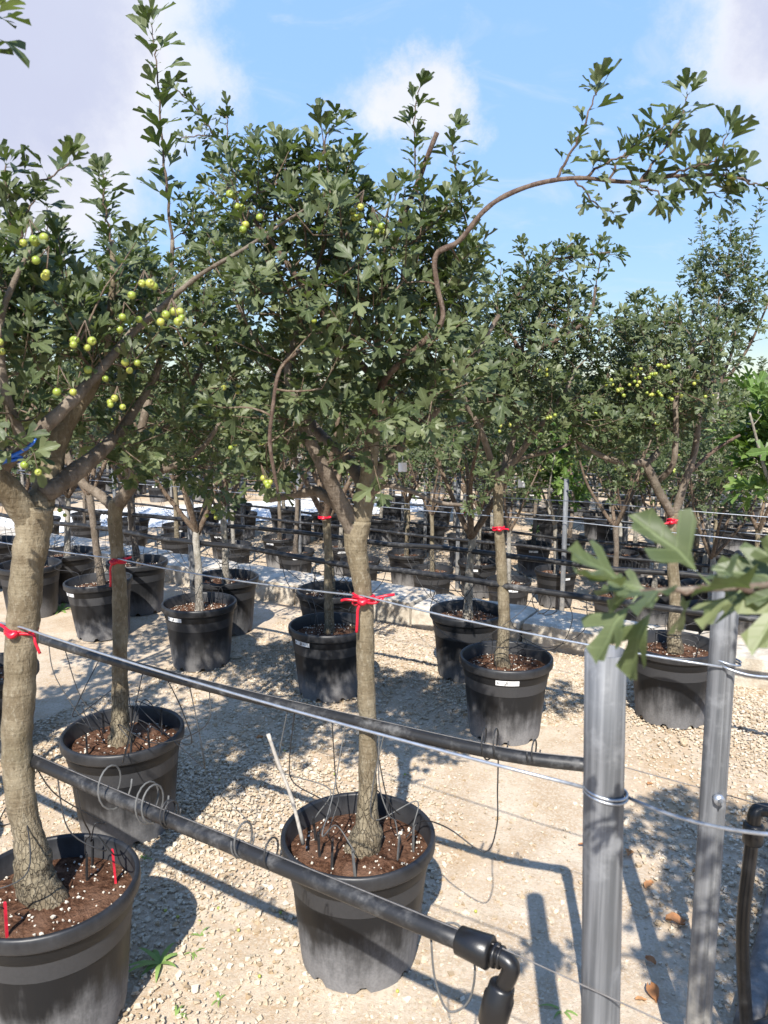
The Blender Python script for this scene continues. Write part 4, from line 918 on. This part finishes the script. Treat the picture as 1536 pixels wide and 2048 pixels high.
ob('drip_tube', MB().tube(q-o2, .002, 5).mesh('drip_tube', M_DRIP), pipe2)
wt = thing('support_wire', 'thin dull wire laid along the second black pipe', 'wire', tuple(o2))
q = np.vstack([p2[::-1]+UP*.019, p2[0]-U*.3+UP*.01, p2[0]-U*.9-UP*.01]); ob('strand', MB().tube(q-o2, .0013, 5).mesh('strand', M_CABLE2), wt)

# posts
def post(name, label, top, base, r, seg=28, groove=None):
    top, base = np.array(top), np.array(base); o_ = np.array([base[0], base[1], 0]); t_ = thing(name, label, 'post', tuple(o_))
    ax = nrm(top-base); n = 9; ang = np.arange(seg)*2*math.pi/seg
    e1 = nrm(np.cross(ax, [0, 1, 0])); e2 = np.cross(e1, ax)
    rr = np.full(seg, r)
    if groove: rr = r*(1 - groove*np.exp(-((np.mod(ang-4.5+math.pi, 2*math.pi)-math.pi)/.22)**2))*(1+.04*np.cos(4*ang))
    V = []
    path = [base-ax*.15+(top-base+ax*.15)*i/n for i in range(n+1)]
    for c in path: V += [c-o_+(e1*math.cos(a)+e2*math.sin(a))*q for a, q in zip(ang, rr)]
    m_ = len(path)
    for c, k in ((top, .92), (top-ax*.12, .92)): V += [c-o_+(e1*math.cos(a)+e2*math.sin(a))*(q-r*.08) for a, q in zip(ang, rr)]
    Fs = [(i*seg+j, i*seg+(j+1) % seg, (i+1)*seg+(j+1) % seg, (i+1)*seg+j) for i in range(m_+1) for j in range(seg)]
    ob('tube', MB().add(V, Fs).mesh('tube', M_STEEL), t_); return t_, o_, ax, e1, e2
top1, base1 = P(1211, 1302, 1.085), np.array([.366, 1.085, 0]); r1 = .0300
po1, oo1, ax1, e1_, e2_ = post('steel_post', 'round galvanised steel post with open top and wire wound round it', top1, base1, r1)
def wrap(parent, org, c, ax, e1, e2, r, turns, tilt=0, rw=.0028, pitch=.0062):
    q = [np.array(c)-org + ax*(pitch*k/28 + tilt*math.cos(2*math.pi*k/28)) + (e1*math.cos(2*math.pi*k/28)+e2*math.sin(2*math.pi*k/28))*(r+rw*.6) for k in range(int(28*turns)+1)]
    ob('wire_wrap', MB().tube(q, rw, 6).mesh('wire_wrap', M_CABLE), parent)
w1 = P(1211, 1592, 1.085); wrap(po1, oo1, w1, ax1, e1_, e2_, r1, 2.1, .004, .0024)
top2, base2 = P(1455, 1142, 1.60), np.array([.735, 1.585, 0]); r2 = .0275
po2, oo2, ax2, f1_, f2_ = post('steel_post', 'slotted galvanised steel post with a bolt in its face', top2, base2, r2, 36, .30)
w2 = P(1452, 1325, 1.595); wrap(po2, oo2, w2, ax2, f1_, f2_, r2, 1.6, .006, .0024)
bp = P(1440, 1602, 1.555); bl = ob('bolt', MB().tube([bp-oo2+np.array([0, .016, 0]), bp-oo2+np.array([0, -.001, 0])], .0115, 18).mesh('washer', M_CABLE), po2)
ob('nut', MB().tube([bp-oo2, bp-oo2+np.array([0, -.008, .0])], .0062, 6).tube([bp-oo2+np.array([0, -.008, 0]), bp-oo2+np.array([0, -.013, 0])], .0035, 10).mesh('nut', M_STEEL, False), bl)

def wire(label, pts, r=.0027, mt=M_CABLE, grp=None, sag=.012):
    pts = np.array(pts); o_ = pts[0].copy(); q = []
    for i in range(len(pts)-1):
        for f in np.linspace(0, 1, 10, endpoint=False): q.append(pts[i]+(pts[i+1]-pts[i])*f - UP*sag*4*f*(1-f))
    q.append(pts[-1]); t_ = thing('support_wire', label, 'wire', tuple(o_), 0, grp); ob('strand', MB().tube(np.array(q)-o_, r, 6).mesh('strand', mt), t_); return t_
tie0 = P(44, 1255, y0-.045); tie1 = P(727, 1195, y1-.03); tie2 = P(238, 1118, y2-.025)
w1l, w1r = w1+np.array([-r1-.002, .008, .010]), w1+np.array([r1+.002, .002, -.002])
wire('bright steel wire from the round post past the bolted post', [w1r, P(1560, 1670, .885)])
wire('bright steel wire from the round post to the thick trunk tied in red', [w1l, tie0, tie0+U*1.3+UP*.01])
wire('bright steel wire from the slotted post to the red bow tied trunk', [w2+np.array([-.02, -r2, 0]), tie1+UP*.004, tie2, tie2+U*1.2])
wire('bright steel wire running on past the slotted post', [w2+np.array([-.02, -r2-.001, .002]), P(1580, 1350, 1.50)])

# rows 4 and 5 and the lower rows
def fit(pts):
    pts = np.array(pts); c = pts.mean(0); d = np.linalg.svd(pts-c)[2][0]; d = d*np.sign(d[1]); return c, d
def far_pipe(c, d, t0, t1, z, label, rs, pots, grp=None, tubes=4, r=.0155):
    o_ = c+d*t0; o_[2] = z; n = 26; q = []
    for k in range(n+1): q.append(c+d*(t0+(t1-t0)*k/n)-np.array([0, 0, c[2]]) + UP*(z+.735+.008*math.sin(k*1.7)+rs.uniform(-.004, .004)))
    q = np.array(q); t_ = thing('irrigation_pipe', label, 'pipe', tuple(o_), 0, grp); ob('tube', MB().tube(q-o_, r, 8).mesh('tube', M_PIPE), t_)
    db = MB()
    for pb in pots:
        for k in range(tubes):
            s = np.dot(pb-c, d)+rs.uniform(-.42, .42); a = c+d*s; a[2] = z+.73; e = soil_pt(pb, rs.uniform(0, 6.28), rs.uniform(.08, .17)); w = rs.uniform(-.18, .18, 2)
            db.tube(smooth_path([a, a+np.array([w[0]*.4, w[1]*.4, -.16*rs.rand()-.06]), (a+e)/2+np.array([w[0], w[1], -.1*rs.rand()]), e+UP*.11, e-UP*.01], 4), .0019 if tubes > 3 else .0024, 4, False)
        if rs.rand() < .6:
            a = c+d*(np.dot(pb-c, d)+rs.uniform(-.3, .3)); a[2] = z+.71; R = rs.uniform(.03, .06); db.tube([a+d*R*math.cos(f)+UP*(R*math.sin(f)-R*.6)+d*f*.006 for f in np.linspace(0, 11, 22)], .0021, 4, False)
    if db.n: ob('drip_tubes', db.mesh('drip_tubes', M_DRIP, True, o_), t_, kind='stuff')
def far_wire(c, d, t0, t1, z, label, grp=None, r=.0024):
    a, b_ = c+d*t0, c+d*t1; a[2] = b_[2] = z+1.07; wire(label, [a, a+(b_-a)*.25, (a+b_)/2, a+(b_-a)*.75, b_], r, M_CABLE, grp)
rs = RS(61)
c4, d4 = fit(R4); c5, d5 = fit(R5)
far_pipe(c4, d4, -5.0, 4.2, 0, 'black pipe over the row of labelled pots across the path', rs, R4, None, 6)
far_pipe(c5, d5, -4.6, 4.2, 0, 'black pipe over the pots close to the stone kerb', rs, R5, None, 6)
far_wire(c4, d4, -5.0, 4.2, 0, 'steel wire tied to the trunks across the path'); far_wire(c5, d5, -4.6, 4.2, 0, 'steel wire over the pots close to the stone kerb')
for ri, p in enumerate(LOWROWS):
    ex = row_ext[p]; t0, t1 = min(ex)-1.2, max(ex)+1.2; c = Rr(0, p); pots_ = [Rr(k, p, LOW) for k in ex] if p < 12 else []
    far_pipe(c, U, t0, t1, LOW, f'black pipe over the {ORD[ri]} row of pots below the stone kerb', rs, pots_, 'pipes on the lower terrace', 5 if p < 10 else 3)
    far_wire(c, U, t0, t1, LOW, f'steel wire over the {ORD[ri]} row of pots below the stone kerb', 'wires on the lower terrace', .003)
def slim_post(q, h, label, grp=None, r=.024):
    t_ = thing('steel_post', label, 'post', tuple(q), 0, grp)
    ob('tube', MB().lathe([(r, -.05), (r, h*.5), (r, h), (r*.88, h), (r*.88, h-.1)], 16).mesh('tube', M_STEEL), t_)
slim_post(np.array([-1.30, 5.10, 0]), 1.42, 'slim grey steel post rising behind the second labelled pot')
for ri, p in enumerate(LOWROWS[:10]):
    off = rs.uniform(0, 3.2)
    for k in range(-7, 8):
        q = Rr(off+k*3.2, p+.1, LOW)
        if q[1] > 3 and visible(q, 0) and not on_track(q): slim_post(q, 1.35+rs.uniform(-.05, .12), f'slim grey steel post in the {ORD[ri]} row below the stone kerb', f'posts in the {ORD[ri]} row below the kerb')

# ties round the trunks
def tie(label, c, r, tails, mt=M_TIE, w=.0045, loops=3, tilt=0.0, knot=True, name='red_tie'):
    c = np.array(c); t_ = thing(name, label, 'tie', tuple(c)); b_ = MB()
    for k in range(loops):
        z = (k-(loops-1)/2)*w*1.5; b_.tube([(math.cos(a)*r, math.sin(a)*r, z+tilt*math.cos(a+k)*r+.002*math.sin(3*a+k)) for a in np.linspace(0, 2*math.pi, 25)], w*.9, 6, False)
    ob('band', b_.mesh('band', mt), t_)
    kc = np.array([tails[0][0][0]*.15-.2*r, -r-.004, 0])
    if knot: ob('knot', MB().tube(smooth_path([kc+np.array([-.012, 0, .004]), kc+np.array([0, -.008, -.003]), kc+np.array([.012, 0, .005])], 4), [.004]+[.0085]*7+[.004], 8).mesh('knot', mt), t_)
    for tl in tails: ob('tail', MB().tube(smooth_path([kc]+[np.array(q) for q in tl], 5), w, 6).mesh('tail', mt), t_)
tie('red plastic tie knotted in a bow on the main trunk', P(727, 1196, y1), .0295, [[(.03, -.035, .008), (.062, -.035, .016), (.085, -.03, .018)], [(-.014, -.04, -.02), (-.016, -.042, -.055), (-.018, -.042, -.085)], [(-.045, -.03, .004), (-.06, -.02, -.002)], [(.03, -.045, -.002), (.055, -.04, .012)]], w=.0040, loops=4, tilt=.12)
tie('red tie with one hanging tail round the thick trunk', P(43, 1257, y0), .0375, [[(.040, -.030, -.006), (.048, -.035, -.025), (.058, -.036, -.052)], [(-.04, -.02, .015), (-.07, -.01, .02)]], w=.0035)
tie('red tie with a hanging tail round the slim trunk', P(238, 1120, y2), .0255, [[(-.02, -.035, -.02), (-.022, -.036, -.06), (-.024, -.036, -.09)], [(.03, -.03, .01), (.055, -.03, .018)]], w=.0042)
tie('short red tie round the greenish cracked trunk', P(997, 1056, y4), .027, [[(.03, -.025, .0), (.045, -.02, -.004)]], w=.0045, loops=2, tilt=.15)
tie('red tie with slanting ends on the low forked trunk', P(1345, 1042, y5), .026, [[(-.06, -.03, -.012), (-.11, -.03, -.026)], [(.03, -.03, .012), (.06, -.02, .020)]], w=.0050, tilt=.15)
q = R4[1]+np.array([-.03, 0, 1.02]); tie('small red tie round the fissured trunk behind the bow', P(648, 1034, R4[1][1]), .030, [[(.03, -.02, .0), (.04, -.02, .004)]], w=.0042, loops=2)
q = P(926, 1024, R5[1][1]); tie('small red tie on the dark trunk near the labelled pot', q, .028, [[(.03, -.02, .004), (.05, -.02, .002)]], w=.005, loops=2)
tie('bright blue tie round the low limb of the thick trunked tree', P(18, 918, y0-.09), .026, [[(.045, -.02, .022), (.075, -.02, .045)], [(-.03, -.03, -.03), (-.045, -.03, -.05)]], M_BLUE, .0045, 3, .4, False, 'blue_tie')

# ------------------------------------------------------------------ small things
cane = thing('bamboo_cane', 'pale weathered cane leaning in the main pot', 'cane', tuple(P(606, 1668, 2.0)))
cb = P(606, 1668, 2.0); ct = P(536, 1468, 2.0); cc = smooth_path([(0, 0, -.03), (ct-cb)*.35+np.array([0.003, 0, 0]), (ct-cb)*.7, ct-cb], 4)
ob('stem', MB().tube(cc, [.0052+.0007*(i % 4 == 0) for i in range(len(cc))], 8).mesh('stem', M_CANE), cane)
cane = thing('bamboo_cane', 'thin pale cane slanting in the pot far along the path row', 'cane', tuple(P(70, 1135, 5.45)))
cb = P(70, 1135, 5.45); ct = P(108, 1048, 5.5); ob('stem', MB().tube([(0, 0, -.04), (ct-cb)*.5, ct-cb], .006, 8).mesh('stem', M_CANE), cane)
def tag_(px, py, y, label, w, h, rot):
    c = P(px, py, y); t_ = thing('plant_tag', label, 'tag', tuple(c), rot); k = 6
    V = [(w*(i/k-.5), .012*math.cos((i/k-.5)*2.4), z) for i in range(k+1) for z in (-h, 0)]
    ob('card', MB().add(V, [(2*i, 2*i+2, 2*i+3, 2*i+1) for i in range(k)]).mesh('card', M_WHITE), t_); ob('loop', MB().tube([(0, .012, -.005), (.004, .012, .03), (-.004, .012, .05)], .0012, 5).mesh('loop', M_WHITE), t_)
tag_(806, 926, 2.55, 'curled white plastic tag hanging by the main fork', .030, .030, .3)
tag_(1043, 958, 3.9, 'white plastic tag hanging by the greenish cracked trunk', .035, .045, -.3)

def gpt(px, py, z=0.):
    d = pix_dir(px, py); s = (z-CAMH)/d[2]; return np.array([0, 0, CAMH])+d*s
def blade(b_, p0, d, ln, w, droop):
    d = np.array(d); side = nrm(np.cross(d, UP)); V = []
    for i in range(6):
        f = i/5; c = np.array(p0)+d*ln*f + UP*(ln*(.75*f - droop*f*f)); ww = w*(1-f)**.6*(.6+.8*f if f < .4 else 1)
        V += [c-side*ww, c+side*ww]
    b_.add(V, [(2*i, 2*i+1, 2*i+3, 2*i+2) for i in range(5)])
rs = RS(91)
for px, py, n, ln, lab in ((320, 1925, 9, .075, 'bright green strap leaved weed in the gravel between the front pots'), (122, 1222, 12, .11, 'bushy green weed on the path by the tilted pot'), (1125, 2020, 5, .045, 'tiny seedling at the foot of the round post'),
                           (438, 1998, 5, .03, 'tiny weed sprig in the sunlit gravel below the strap leaved weed'), (352, 2030, 4, .035, 'single small weed near the foot of the red staked pot'), (400, 1870, 6, .03, 'feathery weed sprig beside the strap leaved weed'), (290, 1716, 5, .03, 'small weed in the shade behind the red staked pot'), (385, 1905, 5, .03, 'yellowish weed sprig between the front pots')):
    c = gpt(px, py); t_ = thing('weed', lab, 'weed', tuple(c))
    for k in range(n):
        a = rs.uniform(0, 6.28); b_ = MB(); blade(b_, (0, 0, -.003), (math.cos(a), math.sin(a), 0), ln*1.4*rs.uniform(.6, 1.2), ln*.13, rs.uniform(.5, 1.1)); ob('leaf', b_.mesh('leaf', M_WEED), t_)
def sprig(pos, label):
    t_ = thing('seedling', label, 'seedling', tuple(pos)); L = Leaves(); r_ = RS(5)
    q = smooth_path([(0, 0, 0), (.01, 0, .06), (0, .01, .13)], 4); ob('stem', MB().tube(q, .0025, 5).mesh('stem', M_TWIG), t_); shoot(L, q, .012, .09, r_, .1)
    p, R = L.arrays()
    for i in range(len(p)):
        o_ = ob('leaf', LEAF_ME['fig_leaf'][i % 2], t_); m4 = np.eye(4); m4[:3, :3] = R[i]*.8; m4[:3, 3] = p[i]; o_.matrix_local = Matrix(m4.tolist())
sprig(P(1068, 1078, 9.4), 'leafy green seedling in a pot without a trunk')
def flake(seed, ln=.05, w=.02, curl=.5):
    r_ = RS(seed); V, k, j = [], 7, 4
    for i in range(k):
        f = i/(k-1); ww = w*math.sin(math.pi*min(.97, max(.06, f)))**.7*(1+r_.uniform(-.15, .15))
        for q in range(j): s = (q/(j-1)-.5)*2; V.append((ww*s, ln*(f-.5), curl*w*s*s+.004*math.sin(f*5)+.002+r_.uniform(0, .002)))
    return MB().add(V, [(i*j+q, i*j+q+1, (i+1)*j+q+1, (i+1)*j+q) for i in range(k-1) for q in range(j-1)]).mesh('dry_leaf', M_DRY)
FL = [flake(k, .055, .016+.004*(k % 2), .3+.3*k) for k in range(3)]
for k, (px, py, s, lab) in enumerate(((1298, 1772, .9, 'rust red dry leaf in the shade between the two posts'), (1350, 1848, 1.1, 'long tan dry leaf curled between the two posts'), (1306, 1992, 1.0, 'folded orange dry leaf by the round post'), (1300, 1570, .7, 'small brown dry leaf behind the wire'),
                                      (1257, 1710, .8, 'thin tan dry leaf right behind the round post'), (1394, 1748, .6, 'small tan dry leaf by the slotted post'), (1165, 1692, .6, 'small orange dry leaf just off the round post'), (1300, 1925, .6, 'tan dry leaf lying below the long tan one'), (520, 1478, .6, 'brown dry leaf on the gravel by the cane top'), (1282, 2003, .6, 'pale dry leaf beside the folded orange one'))):
    o_ = ob('dry_leaf', FL[k % 3], None, tuple(gpt(px, py)+UP*.004), (rs.uniform(-.2, .2), rs.uniform(-.2, .2), rs.uniform(0, 6.28)), label=lab, category='leaf'); o_.scale = (s,)*3
def rock(seed, s, flat):
    r_ = RS(seed); b_ = MB(); n, m_ = 10, 6; V = []
    for i in range(m_+1):
        th = math.pi*i/m_
        for j in range(n): a = 2*math.pi*j/n; rr = 1+r_.uniform(-.18, .18); V.append((rr*s*math.sin(th)*math.cos(a), rr*s*.75*math.sin(th)*math.sin(a), rr*s*flat*math.cos(th)))
    return b_.add(V, [(i*n+j, (i+1)*n+j, (i+1)*n+(j+1) % n, i*n+(j+1) % n) for i in range(m_) for j in range(n)]).mesh('stone', M_STONE, False)
for k, (px, py, s, fl, lab) in enumerate(((470, 1315, .045, .35, 'flat pale stone on the path between the labelled pots'), (1368, 1488, .028, .7, 'cream stone on the path in front of the kerbside pot'), (258, 1893, .014, .8, 'small white stone in the shadow of the red staked pot'), (1316, 1848, .012, .7, 'small grey stone beside the long tan dry leaf'),
                                          (350, 1852, .012, .7, 'small white stone at the edge of the pot shadow'), (1115, 1765, .012, .5, 'flat pale stone near the round post'), (980, 1760, .012, .6, 'pale stone in the sun right of the main pot'), (560, 1905, .013, .5, 'round flat stone beside the main pot'), (1100, 1618, .012, .4, 'pale stone flake in the sun behind the round post'), (1400, 1720, .012, .6, 'pale stone in the dappled shade by the slotted post'))):
    ob('stone', rock(k+3, s, fl), None, tuple(gpt(px, py)+UP*s*fl*.5), (0, 0, k), label=lab, category='stone')
# fallen green fruit
for k in range(22):
    px, py = rs.uniform(230, 1000), rs.uniform(1500, 1990); o_ = ob('fallen_fruit', FRUIT_ME, None, tuple(gpt(px, py)+UP*.004), (1.3, 0, k), label='small green fruit fallen on the gravel', category='fruit', group='fallen fruit'); o_.scale = (.55,)*3

# hoses at the foot of the slotted post
mp = thing('supply_pipe', 'thick dusty supply pipe lying on the ground behind the slotted post', 'pipe', tuple(gpt(1500, 1800)))
oM = gpt(1500, 1800)
for name, a, b_, rr in (('tube', (.93, 1.74, .035), (1.62, 2.85, .035), .033), ('second_tube', (1.00, 1.70, .032), (1.72, 2.80, .032), .031)):
    a, b_ = np.array(a), np.array(b_); ob('tube', MB().tube(smooth_path([a-oM, (a+b_)/2-oM+np.array([.02, 0, 0]), b_-oM], 8), rr, 16).mesh('tube', M_PIPE), mp)
eb = np.array([.97, 1.70, .05])-oM
ob('elbow', MB().tube(smooth_path([eb+np.array([-.10, -.02, -.06]), eb+np.array([-.05, -.02, .02]), eb+np.array([0, -.01, .03]), eb+np.array([.05, .0, .0])], 5), .024, 14).tube([eb+np.array([.03, 0, .02]), eb+np.array([.05, .0, .0])], .030, 16).mesh('elbow', M_FIT), mp)
hs = thing('riser_hose', 'black riser hose with a fitting standing beside the slotted post', 'hose', tuple(gpt(1490, 2040)))
oH = gpt(1490, 2040); hp = smooth_path([P(1508, 1650, 1.70), P(1497, 1740, 1.69), P(1487, 1830, 1.68), P(1486, 1930, 1.68), P(1494, 2060, 1.68), P(1500, 2180, 1.68)], 6)
ob('tube', MB().tube(hp-oH, .0155, 12).mesh('tube', M_FIT), hs); k0 = hp[0]-oH
ob('fitting', MB().tube([k0-UP*.05, k0-UP*.045, k0, k0+UP*.006], [.017, .0235, .0245, .018], 16).tube(smooth_path([k0, k0+UP*.025, k0+UP*.04+np.array([.02, 0, 0]), k0+UP*.042+np.array([.10, -.04, 0])], 5), .0165, 12).mesh('fitting', M_FIT), hs)
# far line of shrubs on the field edge
def hedge_variant(seed):
    r_ = RS(seed); L = Leaves()
    for _ in range(420):
        d = nrm(r_.normal(size=3)); d[2] = abs(d[2]); q = d*np.array([1.5, 1.2, 1.9])*r_.uniform(.55, 1.05); L.add(q+UP*.2, nrm(d+r_.uniform(-.6, .6, 3)), UP+r_.uniform(-.5, .5, 3), r_.uniform(.35, .6))
    p, R = L.arrays(); return leaf_mesh('crown', p, R, LTS, M_LEAF_FAR, r_), MB().tube([(0, 0, -.3), (.05, 0, .6), (0, .05, 1.3)], [.12, .09, .05], 8).mesh('trunk', M_TWIG)
HV = [hedge_variant(k) for k in (1, 2)]
for k in range(26):
    x = -24+k*2.1+rs.uniform(-.7, .7); y = 38+rs.uniform(-3, 6); p = x*N[0]+y*N[1]
    if x > 12: continue
    t_ = thing('field_tree', 'dark round field tree beyond the last rows of pots', 'tree', (x, y, gz(p)), rs.uniform(0, 6), 'trees beyond the rows'); s = rs.uniform(.7, 1.0); t_.scale = (s, s, s)
    ob('crown', HV[k % 2][0], t_, kind='stuff'); ob('trunk', HV[k % 2][1], t_)
